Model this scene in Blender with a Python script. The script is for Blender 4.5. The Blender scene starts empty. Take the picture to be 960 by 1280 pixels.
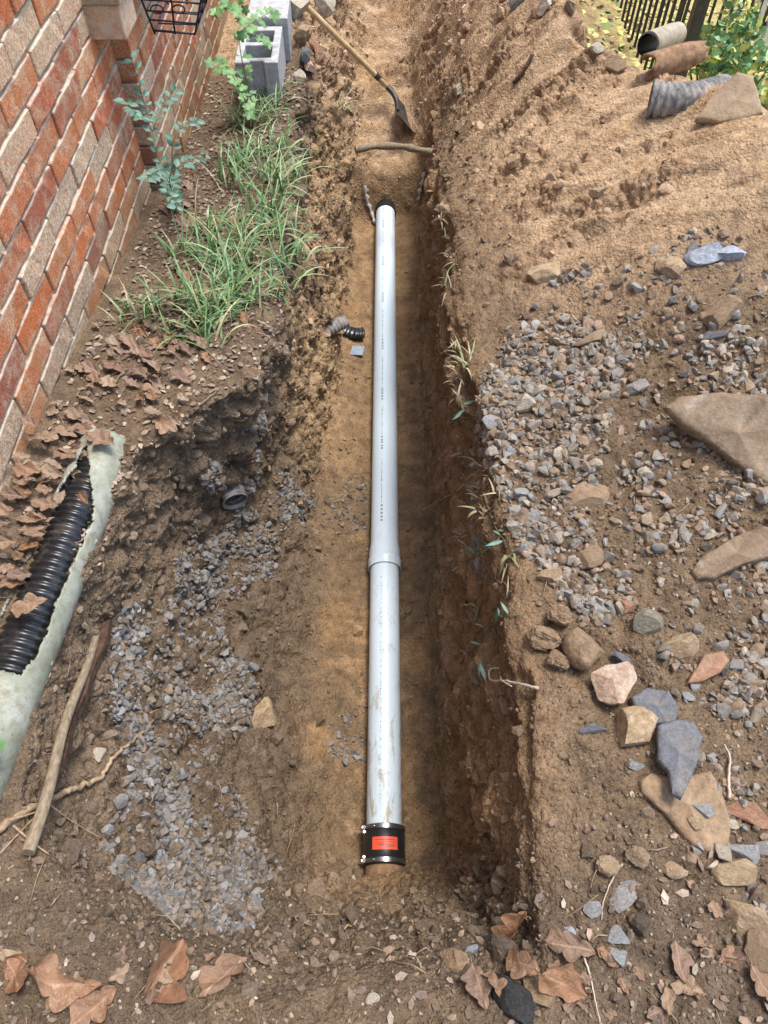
import bpy, bmesh, math, random
import numpy as np
from mathutils import Vector, Matrix, Quaternion
from mathutils.bvhtree import BVHTree

# ------------------------------------------------------------------ camera, sky, sun, exposure
scene = bpy.context.scene
COL = scene.collection
F_PX, PITCH, CAM_H = 900.0, math.radians(54.2), 1.5
cam_data = bpy.data.cameras.new('camera')
cam_data.sensor_fit = 'VERTICAL'
cam_data.sensor_height = 32.0
cam_data.lens = 32.0 * F_PX / 1280.0
cam_data.clip_start = 0.02
cam_data.clip_end = 500.0
camera = bpy.data.objects.new('camera', cam_data)
camera.location = (0, 0, CAM_H)
camera.rotation_euler = (math.pi / 2 - PITCH, 0, 0)
COL.objects.link(camera)
scene.camera = camera

SUN_ELEV, SUN_AZ = math.radians(74), math.radians(62)     # azimuth from +Y towards +X
world = bpy.data.worlds.new('World')
scene.world = world
world.use_nodes = True
wn = world.node_tree.nodes
sky = wn.new('ShaderNodeTexSky')
sky.sky_type = 'NISHITA'
sky.sun_disc = False
sky.sun_elevation = SUN_ELEV
sky.sun_rotation = SUN_AZ
sky.air_density = 1.0
sky.dust_density = 2.5
sky.ozone_density = 0.6
world.node_tree.links.new(sky.outputs[0], wn['Background'].inputs['Color'])
wn['Background'].inputs['Strength'].default_value = 0.125

sun_data = bpy.data.lights.new('sun', 'SUN')
sun_data.energy = 1.5
sun_data.angle = math.radians(18)
sun_data.color = (1.0, 0.965, 0.92)
sun = bpy.data.objects.new('sun', sun_data)
d = Vector((math.sin(SUN_AZ) * math.cos(SUN_ELEV), math.cos(SUN_AZ) * math.cos(SUN_ELEV), math.sin(SUN_ELEV)))
sun.rotation_euler = d.to_track_quat('Z', 'Y').to_euler()
sun.location = d * 20
COL.objects.link(sun)

scene.view_settings.view_transform = 'Standard'
scene.view_settings.look = 'None'
scene.view_settings.exposure = 1.33
scene.view_settings.gamma = 1.0
scene.view_settings.use_curve_mapping = False
scene.cycles.use_denoising = True

random.seed(7)
RNG = np.random.default_rng(7)

# ------------------------------------------------------------------ numpy noise
_PERM = np.random.default_rng(3).permutation(256).astype(np.int32)
_PERM = np.concatenate([_PERM, _PERM, _PERM])
_GRAD = np.random.default_rng(4).normal(size=(256, 3))
_GRAD /= np.linalg.norm(_GRAD, axis=1)[:, None]
_GRAD = _GRAD.astype(np.float32)

def perlin(P):
    """gradient noise, P (n,3) -> about -0.7..0.7"""
    P = np.asarray(P, dtype=np.float32)
    i = np.floor(P).astype(np.int32)
    fr = P - i
    w = fr * fr * fr * (fr * (fr * 6 - 15) + 10)
    i &= 255
    out = None
    res = []
    for dx in (0, 1):
        for dy in (0, 1):
            for dz in (0, 1):
                h = _PERM[_PERM[_PERM[i[:, 0] + dx] + i[:, 1] + dy] + i[:, 2] + dz]
                g = _GRAD[h]
                res.append(g[:, 0] * (fr[:, 0] - dx) + g[:, 1] * (fr[:, 1] - dy) + g[:, 2] * (fr[:, 2] - dz))
    x00 = res[0] + (res[4] - res[0]) * w[:, 0]
    x01 = res[1] + (res[5] - res[1]) * w[:, 0]
    x10 = res[2] + (res[6] - res[2]) * w[:, 0]
    x11 = res[3] + (res[7] - res[3]) * w[:, 0]
    y0 = x00 + (x10 - x00) * w[:, 1]
    y1 = x01 + (x11 - x01) * w[:, 1]
    return y0 + (y1 - y0) * w[:, 2]

def fbm(P, freq, octaves=3, gain=0.5, off=0.0):
    out = 0
    a = 1.0
    for o in range(octaves):
        out = out + a * perlin(P * freq + 17.3 * o + off)
        freq *= 2.03
        a *= gain
    return out

def billow(P, freq, octaves=2, gain=0.5, off=0.0):
    """rounded lumps parted by sharp creases, about 0..1"""
    out = 0
    a = 1.0
    for o in range(octaves):
        out = out + a * np.sqrt(np.abs(perlin(P * freq + 31.7 * o + off)) + 1e-4)
        freq *= 2.1
        a *= gain
    return out

def smooth01(x, a, b):
    t = np.clip((x - a) / (b - a), 0, 1)
    return t * t * (3 - 2 * t)

# ------------------------------------------------------------------ mesh helpers
def mesh_np(name, verts, quads=None, tris=None, smooth=True, col=None):
    verts = np.ascontiguousarray(verts, dtype=np.float32)
    me = bpy.data.meshes.new(name)
    me.vertices.add(len(verts))
    me.vertices.foreach_set('co', verts.ravel())
    loops, starts, n = [], [], 0
    if quads is not None and len(quads):
        q = np.asarray(quads, dtype=np.int32)
        loops.append(q.ravel()); starts.append(np.arange(len(q), dtype=np.int32) * 4); n = len(q) * 4
    if tris is not None and len(tris):
        t = np.asarray(tris, dtype=np.int32)
        loops.append(t.ravel()); starts.append(np.arange(len(t), dtype=np.int32) * 3 + n)
    loops = np.concatenate(loops); starts = np.concatenate(starts)
    me.loops.add(len(loops))
    me.loops.foreach_set('vertex_index', loops)
    me.polygons.add(len(starts))
    me.polygons.foreach_set('loop_start', starts)
    me.polygons.foreach_set('use_smooth', np.full(len(starts), bool(smooth)))
    me.update(calc_edges=True)
    me.validate()
    if col is not None:
        at_ = me.color_attributes.new('Col', 'FLOAT_COLOR', 'POINT')
        c = np.ones((len(verts), 4), dtype=np.float32)
        c[:, :3] = col
        at_.data.foreach_set('color', c.ravel())
    return me

def mesh_py(name, verts, faces, smooth=False):
    me = bpy.data.meshes.new(name)
    me.from_pydata([tuple(v) for v in verts], [], [tuple(f) for f in faces])
    me.update()
    if smooth:
        me.polygons.foreach_set('use_smooth', [True] * len(me.polygons))
    return me

def obj(name, me, mat=None, parent=None, matrix=None):
    o = bpy.data.objects.new(name, me)
    COL.objects.link(o)
    if mat is not None and me is not None:
        if len(me.materials) == 0:
            me.materials.append(mat)
    if parent is not None:
        o.parent = parent
    if matrix is not None:
        o.matrix_basis = matrix
    return o

def tag(o, label=None, cat=None, group=None, kind=None):
    if label: o['label'] = label
    if cat: o['category'] = cat
    if group: o['group'] = group
    if kind: o['kind'] = kind
    elif cat: o['kind'] = 'thing'
    return o

def thing(name, label, cat, loc=(0, 0, 0), group=None):
    o = bpy.data.objects.new(name, None)
    o.empty_display_size = 0.05
    o.location = loc
    COL.objects.link(o)
    return tag(o, label, cat, group)

def part(name, me, mat, parent):
    """a mesh given in world coordinates becomes a child of an unrotated Empty"""
    o = obj(name, me, mat, parent)
    o.matrix_parent_inverse = Matrix.Translation(parent.location).inverted()
    return o

class MB:
    def __init__(self):
        self.v, self.f = [], []
    def add(self, verts, faces):
        b = len(self.v)
        self.v += [tuple(x) for x in verts]
        self.f += [tuple(i + b for i in fc) for fc in faces]
        return self
    def box(self, lo, hi):
        x0, y0, z0 = lo; x1, y1, z1 = hi
        return self.add([(x0,y0,z0),(x1,y0,z0),(x1,y1,z0),(x0,y1,z0),(x0,y0,z1),(x1,y0,z1),(x1,y1,z1),(x0,y1,z1)],
                        [(0,3,2,1),(4,5,6,7),(0,1,5,4),(1,2,6,5),(2,3,7,6),(3,0,4,7)])
    def tube(self, pts, rad, seg=8, cap=True):
        pts = [Vector(p) for p in pts]
        n = len(pts)
        rads = rad if hasattr(rad, '__len__') else [rad] * n
        t0 = (pts[1] - pts[0]).normalized()
        up = Vector((0, 0, 1)) if abs(t0.z) < 0.9 else Vector((1, 0, 0))
        a = t0.cross(up).normalized()
        verts = []
        for i, p in enumerate(pts):
            t = (pts[min(i + 1, n - 1)] - pts[max(i - 1, 0)]).normalized()
            a = (a - t * a.dot(t)).normalized()
            b = t.cross(a)
            for k in range(seg):
                th = 2 * math.pi * k / seg
                verts.append(p + (a * math.cos(th) + b * math.sin(th)) * rads[i])
        faces = []
        for i in range(n - 1):
            for k in range(seg):
                k2 = (k + 1) % seg
                faces.append((i*seg+k, i*seg+k2, (i+1)*seg+k2, (i+1)*seg+k))
        if cap:
            faces.append(tuple(range(seg))[::-1])
            faces.append(tuple((n-1)*seg + k for k in range(seg)))
        return self.add(verts, faces)
    def lathe(self, prof, origin, axis, seg=32, closed=False, a0=0.0, a1=2*math.pi):
        """prof: list of (distance along axis, radius)"""
        ax = Vector(axis).normalized()
        up = Vector((0, 0, 1)) if abs(ax.z) < 0.9 else Vector((0, 1, 0))
        e1 = ax.cross(up).normalized(); e2 = e1.cross(ax).normalized()    # e2 points up
        full = abs(a1 - a0 - 2*math.pi) < 1e-6
        m = seg if full else seg + 1
        verts = []
        for (s, r) in prof:
            for k in range(m):
                th = a0 + (a1 - a0) * k / seg
                verts.append(Vector(origin) + ax * s + (e1 * math.cos(th) + e2 * math.sin(th)) * r)
        faces = []
        n = len(prof)
        for i in range(n if closed else n - 1):
            j = (i + 1) % n
            for k in range(seg):
                k2 = (k + 1) % m
                faces.append((i*m+k, j*m+k, j*m+k2, i*m+k2))
        return self.add(verts, faces)
    def mesh(self, name, smooth=False, bevel=0.0, angle=None):
        me = bpy.data.meshes.new(name)
        me.from_pydata(self.v, [], self.f)
        me.update()
        if bevel:
            bm = bmesh.new(); bm.from_mesh(me)
            bmesh.ops.bevel(bm, geom=bm.edges[:], offset=bevel, segments=1, affect='EDGES')
            bm.to_mesh(me); bm.free()
        if smooth:
            me.polygons.foreach_set('use_smooth', [True] * len(me.polygons))
            if angle:
                me.set_sharp_from_angle(angle=math.radians(angle))
        return me

def curve_pts(keys, n=12):
    """Catmull-Rom through key points"""
    K = [Vector(k) for k in keys]
    K = [K[0] * 2 - K[1]] + K + [K[-1] * 2 - K[-2]]
    out = []
    for i in range(1, len(K) - 2):
        for j in range(n):
            t = j / n
            a, b, c, e = K[i-1], K[i], K[i+1], K[i+2]
            out.append(0.5 * ((2*b) + (c - a)*t + (2*a - 5*b + 4*c - e)*t*t + (3*b - a - 3*c + e)*t**3))
    out.append(K[-2])
    return out

# ------------------------------------------------------------------ material helpers
class NT:
    def __init__(self, name):
        self.m = bpy.data.materials.new(name)
        self.m.use_nodes = True
        self.n = self.m.node_tree.nodes
        self.l = self.m.node_tree.links
        self.b = self.n['Principled BSDF']
        self._tc = None
    def new(self, t, **kw):
        nd = self.n.new(t)
        for k, v in kw.items():
            setattr(nd, k, v)
        return nd
    def link(self, a, b): self.l.new(a, b)
    def coord(self, which='Object'):
        if self._tc is None: self._tc = self.new('ShaderNodeTexCoord')
        return self._tc.outputs[which]
    def noise(self, scale, detail=4, rough=0.6, vec=None, dist=0.0, stretch=None):
        v = vec or self.coord()
        if stretch:
            mp = self.new('ShaderNodeMapping'); mp.inputs['Scale'].default_value = stretch
            self.link(v, mp.inputs[0]); v = mp.outputs[0]
        nd = self.new('ShaderNodeTexNoise')
        nd.inputs['Scale'].default_value = scale
        nd.inputs['Detail'].default_value = detail
        nd.inputs['Roughness'].default_value = rough
        nd.inputs['Distortion'].default_value = dist
        self.link(v, nd.inputs['Vector'])
        return nd.outputs['Fac']
    def voronoi(self, scale, feature='F1', vec=None):
        nd = self.new('ShaderNodeTexVoronoi'); nd.feature = feature
        nd.inputs['Scale'].default_value = scale
        self.link(vec or self.coord(), nd.inputs['Vector'])
        return nd
    def ramp(self, fac, stops, interp='LINEAR'):
        nd = self.new('ShaderNodeValToRGB')
        el = nd.color_ramp.elements
        nd.color_ramp.interpolation = interp
        while len(el) < len(stops): el.new(0.5)
        for e, (p, c) in zip(el, stops):
            e.position = p
            e.color = (c, c, c, 1) if not hasattr(c, '__len__') else (*c, 1)
        self.link(fac, nd.inputs[0])
        return nd.outputs[0]
    def mix(self, fac, a, b, mode='MIX'):
        nd = self.new('ShaderNodeMix', data_type='RGBA', blend_type=mode)
        for s, x in ((nd.inputs[0], fac), (nd.inputs[6], a), (nd.inputs[7], b)):
            if hasattr(x, 'is_linked') or hasattr(x, 'links'):
                self.link(x, s)
            elif hasattr(x, '__len__'):
                s.default_value = (*x, 1)
            else:
                s.default_value = x
        return nd.outputs[2]
    def math(self, op, a, b=0.0):
        nd = self.new('ShaderNodeMath', operation=op)
        for s, x in ((nd.inputs[0], a), (nd.inputs[1], b)):
            if hasattr(x, 'links'): self.link(x, s)
            else: s.default_value = x
        return nd.outputs[0]
    def bump(self, height, strength=0.5, dist=0.01, prev=None):
        nd = self.new('ShaderNodeBump')
        nd.inputs['Strength'].default_value = strength
        nd.inputs['Distance'].default_value = dist
        self.link(height, nd.inputs['Height'])
        if prev is not None: self.link(prev, nd.inputs['Normal'])
        return nd.outputs[0]
    def done(self, color=None, rough=0.85, normal=None, spec=0.3, metal=0.0):
        b = self.b
        if color is not None:
            if hasattr(color, 'links'): self.link(color, b.inputs['Base Color'])
            else: b.inputs['Base Color'].default_value = (*color, 1)
        if hasattr(rough, 'links'): self.link(rough, b.inputs['Roughness'])
        else: b.inputs['Roughness'].default_value = rough
        b.inputs['Specular IOR Level'].default_value = spec
        b.inputs['Metallic'].default_value = metal
        if normal is not None: self.link(normal, b.inputs['Normal'])
        return self.m

def mat_soil():
    t = NT('soil')
    vc = t.new('ShaderNodeVertexColor'); vc.layer_name = 'Col'
    n1 = t.noise(22, 5, 0.65)
    n2 = t.noise(160, 4, 0.7)
    n3 = t.noise(520, 2, 0.6)
    c = t.mix(1.0, vc.outputs[0], t.ramp(n1, [(0.28, (0.62, 0.60, 0.58)), (0.72, (1.32, 1.30, 1.25))]), 'MULTIPLY')
    c = t.mix(1.0, c, t.ramp(n2, [(0.30, (0.66, 0.64, 0.62)), (0.70, (1.28, 1.26, 1.22))]), 'MULTIPLY')
    grit = t.ramp(n3, [(0.66, 0.0), (0.74, 1.0)])
    c = t.mix(t.math('MULTIPLY', grit, 0.45), c, (0.46, 0.40, 0.33))
    v1 = t.voronoi(90)
    v2 = t.voronoi(230)
    nb = t.bump(t.noise(45, 5, 0.7), 0.8, 0.014)
    nb = t.bump(v1.outputs['Distance'], 0.7, -0.007, nb)
    nb = t.bump(v2.outputs['Distance'], 0.6, -0.004, nb)
    nb = t.bump(n3, 0.30, 0.002, nb)
    return t.done(c, 0.95, nb, 0.12)

def mat_stone(name, stops, by='attr', dust=(0.23, 0.155, 0.095), dust_amt=0.35, scale=60, rough=0.8, bump=0.35):
    t = NT(name)
    if by == 'attr':
        vc = t.new('ShaderNodeVertexColor'); vc.layer_name = 'Col'; c = vc.outputs[0]
        rnd = None
    elif by == 'random':
        oi = t.new('ShaderNodeObjectInfo'); c = t.ramp(oi.outputs['Random'], stops, 'LINEAR')
    else:
        c = t.ramp(t.noise(scale * 0.35, 5, 0.65), stops)
    n1 = t.noise(scale, 6, 0.7)
    c = t.mix(1.0, c, t.ramp(n1, [(0.26, 0.50), (0.74, 1.42)]), 'MULTIPLY')
    speck = t.noise(scale * 5, 3, 0.7)
    c = t.mix(t.ramp(speck, [(0.60, 0.0), (0.72, 0.4)]), c, (0.5, 0.48, 0.44))
    if dust_amt:
        geo = t.new('ShaderNodeNewGeometry')
        wn_ = t.noise(scale * 0.55, 4, 0.6, vec=geo.outputs['Position'])
        c = t.mix(t.ramp(wn_, [(0.46, 0.0), (0.66, dust_amt * 1.6)]), c, dust)
    nb = t.bump(n1, bump, 0.008)
    nb = t.bump(speck, bump * 0.6, 0.002, nb)
    return t.done(c, rough, nb, 0.3)

def mat_noise(name, a, b, scale=30, rough=0.8, bump=0.3, bdist=0.004, spec=0.3, stretch=None, metal=0.0, lo=0.35, hi=0.65, detail=5):
    t = NT(name)
    n = t.noise(scale, detail, 0.65, stretch=stretch)
    c = t.ramp(n, [(lo, a), (hi, b)])
    nb = t.bump(t.noise(scale * 2.2, 4, 0.7, stretch=stretch), bump, bdist) if bump else None
    return t.done(c, rough, nb, spec, metal)

# ------------------------------------------------------------------ picture geometry: a pixel of the 960 x 1280 photograph as a ray
CP, SP = math.cos(PITCH), math.sin(PITCH)
EYE = Vector((0, 0, CAM_H))
def ray(u, v):
    rx, uy = (u - 480) / F_PX, (640 - v) / F_PX
    return Vector((rx, CP + uy * SP, -SP + uy * CP))
def at_z(u, v, z):
    r = ray(u, v); return EYE + r * ((z - CAM_H) / r.z)
def at_x(u, v, x):
    r = ray(u, v); return EYE + r * (x / r.x)
def at_d(u, v, t):
    return EYE + ray(u, v) * t
# ------------------------------------------------------------------ terrain: trench, banks and spoil heap as one lofted sheet
LINES = [
 # wall foot
 [(-.9,-.93,.12),(.9,-.93,.12),(1.4,-.94,.07),(2.2,-.955,-.05),(3.6,-.97,-.23),(5,-.99,-.25),(9,-1.05,-.2)],
 # bank
 [(-.9,-.75,.05),(.3,-.83,.05),(.9,-.82,.06),(1.25,-.78,.05),(1.45,-.66,.04),(2.2,-.62,-.05),(3.3,-.62,-.16),(4.5,-.68,-.22),(9,-.7,-.1)],
 # left lip
 [(-.9,-.5,.02),(0,-.45,.01),(.12,-.42,.0),(.2,-.55,-.02),(.33,-.70,.02),(.6,-.735,.04),(.95,-.71,.05),(1.2,-.655,.06),(1.34,-.56,.06),(1.46,-.45,.04),(1.6,-.38,.0),(1.95,-.345,-.03),(2.6,-.35,-.08),(3.3,-.39,-.13),(4.0,-.42,-.12),(4.5,-.45,.0),(5.2,-.46,.18),(9,-.5,.3)],
 # left face
 [(-.9,-.4,0),(0,-.38,0),(.12,-.38,-.03),(.2,-.5,-.12),(.33,-.68,-.15),(.6,-.70,-.18),(.95,-.68,-.22),(1.2,-.665,-.30),(1.34,-.62,-.34),(1.46,-.545,-.34),(1.6,-.43,-.28),(1.95,-.35,-.25),(2.6,-.34,-.35),(3.3,-.35,-.4),(4.0,-.35,-.35),(4.5,-.35,-.14),(5.2,-.34,.1),(9,-.4,.2)],
 # left slope
 [(-.9,-.3,0),(0,-.3,0),(.12,-.3,-.06),(.2,-.42,-.3),(.33,-.50,-.45),(.5,-.52,-.52),(.7,-.56,-.55),(1.0,-.58,-.6),(1.3,-.56,-.62),(1.5,-.52,-.62),(1.7,-.42,-.6),(2.0,-.35,-.58),(2.6,-.30,-.62),(3.3,-.27,-.65),(4,-.26,-.68),(4.2,-.25,-.58),(4.5,-.24,-.38),(5.2,-.23,-.06),(9,-.3,.1)],
 # left toe
 [(-.9,-.2,0),(0,-.2,0),(.1,-.2,-.08),(.2,-.24,-.4),(.3,-.24,-.7),(.42,-.22,-.92),(.86,-.27,-.93),(1.53,-.27,-.95),(1.9,-.29,-.95),(2.47,-.231,-.98),(3.06,-.212,-1),(3.78,-.188,-1),(4.0,-.18,-.98),(4.1,-.17,-.74),(4.4,-.13,-.6),(5,-.11,-.24),(6,-.12,.03),(9,-.2,.1)],
 # floor beside the pipe
 [(-.9,-.09,0),(0,-.09,0),(.1,-.09,-.06),(.2,-.09,-.42),(.3,-.09,-.75),(.38,-.09,-.97),(.46,-.09,-1.03),(4.0,-.09,-1.03),(4.05,-.09,-.98),(4.1,-.09,-.79),(4.4,-.09,-.62),(5,-.09,-.25),(6,-.09,0),(9,-.09,.1)],
 [(-.9,.09,0),(0,.09,0),(.1,.09,-.06),(.2,.09,-.42),(.3,.09,-.75),(.38,.09,-.97),(.46,.09,-1.03),(4.0,.09,-1.03),(4.05,.09,-.98),(4.1,.09,-.79),(4.4,.09,-.62),(5,.09,-.25),(6,.09,0),(9,.09,.1)],
 # right toe
 [(-.9,.2,0),(0,.2,0),(.1,.2,-.05),(.2,.2,-.36),(.3,.2,-.66),(.42,.18,-.95),(.48,.175,-1.01),(.9,.165,-1.02),(1.57,.19,-1.02),(2.18,.205,-1.02),(3.1,.19,-1.02),(3.8,.21,-1.01),(4.0,.22,-1.0),(4.1,.20,-.76),(4.4,.16,-.6),(5,.14,-.22),(6,.15,.05),(9,.25,.1)],
 # right face
 [(-.9,.25,0),(0,.25,0),(.1,.25,-.03),(.25,.25,-.36),(.42,.235,-.6),(.9,.235,-.6),(1.57,.235,-.6),(2.2,.235,-.62),(3.1,.215,-.65),(3.8,.24,-.7),(4.1,.25,-.56),(4.4,.25,-.42),(5,.27,-.06),(6,.3,.12),(9,.32,.2)],
 # right lip
 [(-.9,.3,0),(.1,.3,-.005),(.2,.29,-.03),(.37,.285,-.02),(.54,.306,0),(.8,.30,0),(1.13,.27,0),(1.48,.255,0),(1.83,.24,0),(2.3,.222,-.02),(2.87,.215,-.1),(3.7,.25,-.4),(4.3,.34,-.27),(5,.38,.08),(6,.42,.2),(9,.45,.3)],
 # right bank, spoil, crest, back
 [(-.9,.6,0),(.3,.58,0),(.9,.58,.03),(1.25,.55,.06),(1.9,.53,.12),(2.3,.5,.13),(2.8,.45,.07),(3.15,.41,.0),(3.6,.40,-.1),(4.2,.45,-.05),(5,.5,.2),(6,.6,.3),(9,.6,.3)],
 [(-.9,.95,.02),(.3,.95,.02),(.9,.92,.06),(1.25,.9,.15),(1.9,.85,.30),(2.3,.8,.33),(2.75,.7,.26),(3.15,.55,.2),(3.6,.54,.12),(4.2,.58,.16),(5,.64,.32),(6,.7,.36),(9,.75,.35)],
 [(-.9,1.3,.02),(.3,1.3,.03),(.9,1.3,.1),(1.25,1.35,.22),(1.6,1.3,.35),(1.9,1.25,.45),(2.3,1.13,.48),(2.75,.98,.38),(2.95,.82,.355),(3.18,.72,.345),(3.6,.72,.33),(4.2,.75,.34),(5,.8,.36),(6,.9,.4),(9,.95,.4)],
 [(-.9,1.9,.02),(.9,1.9,.05),(1.25,1.9,.12),(1.9,1.9,.15),(2.3,1.7,.10),(2.75,1.38,-.08),(2.95,1.22,-.15),(3.18,1.1,-.2),(3.6,1.1,-.35),(4.2,1.15,-.5),(5,1.25,-.6),(6,1.4,-.6),(9,1.4,-.5)],
 [(-.9,6,-.3),(.9,6,-.5),(1.9,6,-1.0),(2.6,6,-1.25),(4,6,-1.35),(9,6,-1.5)],
]
SEG = [22, 34, 60, 52, 64, 24, 34, 26, 66, 66, 60, 66, 70, 30, 34]
ROWS = np.concatenate([np.linspace(-.9, 0, 24, endpoint=False),
                       np.linspace(0, .48, 150, endpoint=False),
                       .48 + (4.2 - .48) * (np.linspace(0, 1, 560, endpoint=False) ** 1.25),
                       np.linspace(4.2, 6.2, 150, endpoint=False),
                       np.linspace(6.2, 9, 25)])
NR = len(ROWS)

def line_rows(keys):
    k = np.array(keys)
    fine = np.linspace(-.9, 9, 1981)
    out = []
    for c in (1, 2):
        g = np.interp(fine, k[:, 0], k[:, c])
        w = np.exp(-0.5 * (np.arange(-12, 13) / 5.0) ** 2); w /= w.sum()
        g = np.convolve(np.pad(g, 12, mode='edge'), w, 'valid')
        out.append(np.interp(ROWS, fine, g))
    return out

LX, LZ = [], []
for L in LINES:
    a, b = line_rows(L)
    LX.append(a); LZ.append(b)
LX, LZ = np.array(LX), np.array(LZ)
def wob(k, f):
    return perlin(np.stack([ROWS * f + 7.7 * k, np.full(NR, k * 3.3 + .4), np.full(NR, .7)], 1))
env = smooth01(ROWS, .2, .5)
for k, ax_, az_ in ((2, .05, .03), (3, .05, .03), (4, .05, .05), (5, .035, .02), (8, .018, .0), (9, .035, .03), (10, .040, .03), (11, .05, .05), (12, .08, .06), (13, .08, .05)):
    LX[k] += env * ax_ * (wob(k, 3.0) + .6 * wob(k + 20, 8.0) + (.35 * wob(k + 40, 19.0) if k < 11 else 0))
    LZ[k] += env * az_ * (wob(k + 60, 2.5) + .6 * wob(k + 80, 7.0))
S = np.concatenate([np.linspace(i, i + 1, n, endpoint=False) for i, n in enumerate(SEG)] + [[len(SEG)]])
NC = len(S)
i0 = np.minimum(S.astype(int), len(SEG) - 1)
ft = (S - i0)[:, None]
GX = LX[i0] * (1 - ft) + LX[i0 + 1] * ft
GZ = LZ[i0] * (1 - ft) + LZ[i0 + 1] * ft
kw = np.exp(-0.5 * (np.arange(-14, 15) / 6.0) ** 2); kw /= kw.sum()
def smooth_cols(G):
    return np.stack([np.convolve(np.pad(G[:, r], 14, mode='reflect', reflect_type='odd'), kw, 'valid') for r in range(G.shape[1])], 1)
GX, GZ = smooth_cols(GX), smooth_cols(GZ)
P0 = np.stack([GX, np.broadcast_to(ROWS[None, :], GX.shape), GZ], -1).astype(np.float32)      # (NC, NR, 3)

def grid_normals(P):
    du = np.gradient(P, axis=0); dv = np.gradient(P, axis=1)
    n = np.cross(du, dv)
    return n / (np.linalg.norm(n, axis=-1, keepdims=True) + 1e-9)
N0 = grid_normals(P0)
s2 = np.broadcast_to(S[:, None], GX.shape).ravel()
p = P0.reshape(-1, 3); n0 = N0.reshape(-1, 3)
yy = p[:, 1]; xx = p[:, 0]; zz = p[:, 2]
def band(a, b, w=0.35):
    return smooth01(s2, a - w, a + w) * (1 - smooth01(s2, b - w, b + w))
intrench = smooth01(yy, .12, .45)
M_FLOOR = band(5, 8, .3) * intrench
M_LWALL = band(2, 5, .4) * smooth01(yy, .1, .3)
M_RWALL = band(8.1, 10, .25) * intrench * (1 - smooth01(yy, 3.9, 4.4))
M_SPOIL = smooth01(s2, 10.2, 11.2) * smooth01(yy, 1.45, 2.1)
M_FARV = smooth01(yy, 4.0, 4.3)
M_NEAR = 1 - smooth01(yy, .15, .4)
overhang = np.exp(-((yy - 1.5) / .33) ** 2) * band(1.6, 3.6, .4)

disp = 0.010 * fbm(p, 5, 3)
disp = disp + M_LWALL * (0.045 * (billow(p, 6, 3, .55) - .75) + 0.020 * fbm(p, 14, 3))
disp = disp + overhang * (0.085 * fbm(p, 5.5, 2, off=5) + 0.05 * (billow(p, 13, 2) - .6))
q = p * np.array([6.0, 1.6, 9.0], np.float32)
disp = disp + M_RWALL * (0.070 * fbm(q, 1.0, 3, .55, off=9) + 0.045 * (billow(p * np.array([8, 4, 12], np.float32), 1.0, 2, off=3) - .7) + .008 * fbm(p, 40, 2))
q = p * np.array([3.0, 15.0, 5.0], np.float32)
sp = np.maximum(M_SPOIL, M_FARV)
wx = .35 * fbm(p, 2.5, 2, off=77)
qa = np.stack([xx * 1.6 + zz * 1.0, yy * 9.0 + wx * 3, zz * .6], 1).astype(np.float32)
qb = np.stack([xx * 3.0 + zz * 2.0, yy * 24.0 + wx * 6, zz * 1.0], 1).astype(np.float32)
streak = fbm(qa, 1.0, 3, .55, off=2); streak2 = fbm(qb, 1.0, 2, .5, off=5)
clump = smooth01(fbm(p * np.array([1, 2.2, 1], np.float32), 2.4, 3, off=8), .0, .3)
disp = disp + sp * (.034 * streak + .010 * streak2 + .055 * (billow(p, 11, 3, .6, off=4) - .7) * clump + .02 * fbm(p, 4, 2, .55, off=1))
rbk = smooth01(s2, 10, 10.6) * (1 - M_SPOIL) * smooth01(yy, .3, .6)
disp = disp + rbk * (.022 * fbm(p, 6, 3, .55, off=33) + .014 * (billow(p, 16, 2, .6, off=34) - .6))
lfar = (M_LWALL * smooth01(yy, 1.7, 2.1))
disp = disp + lfar * (.035 * fbm(p, 7, 3, .6, off=35) + .02 * (billow(p, 20, 2, .6, off=36) - .6))
rest = 1 - np.clip(M_FLOOR, 0, 1) * .35
rest = rest * (1 - .55 * sp * (1 - clump))
disp = disp + rest * (0.0075 * (billow(p, 32, 2, .6, off=6) - .6)) + 0.0035 * (billow(p, 85, 2, .6, off=7) - .6)
disp = disp + (M_NEAR * .016 + M_FLOOR * .012) * fbm(p, 11, 3, off=12)
disp = disp * smooth01(s2, 0, .25)
M_END = smooth01(yy, .06, .16) * (1 - smooth01(yy, .36, .46)) * band(4.5, 9.5, .4)
disp = disp + M_END * (.05 * (billow(p, 9, 3, .6, off=91) - .7) + .02 * fbm(p, 18, 3, off=92))
# keep the soil off the pipe
pipe_x = 0.0
near_pipe = np.exp(-(xx / .085) ** 2) * smooth01(yy, .36, .45) * (1 - smooth01(yy, 3.98, 4.05))
disp = disp * (1 - near_pipe * .8)
P1 = (p + n0 * disp[:, None])
# horizontal roughness so that ledges really hang over
P1[:, 0] += (M_RWALL * 0.02 * fbm(p * np.array([1, 2.2, 18], np.float32), 1.0, 2, off=21))
mound = np.exp(-(((P1[:, 0] - .10) / .07) ** 2 + ((P1[:, 1] - .37) / .06) ** 2)) * .07
P1[:, 2] += mound
G1 = P1.reshape(NC, NR, 3)
N1 = grid_normals(G1)

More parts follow.
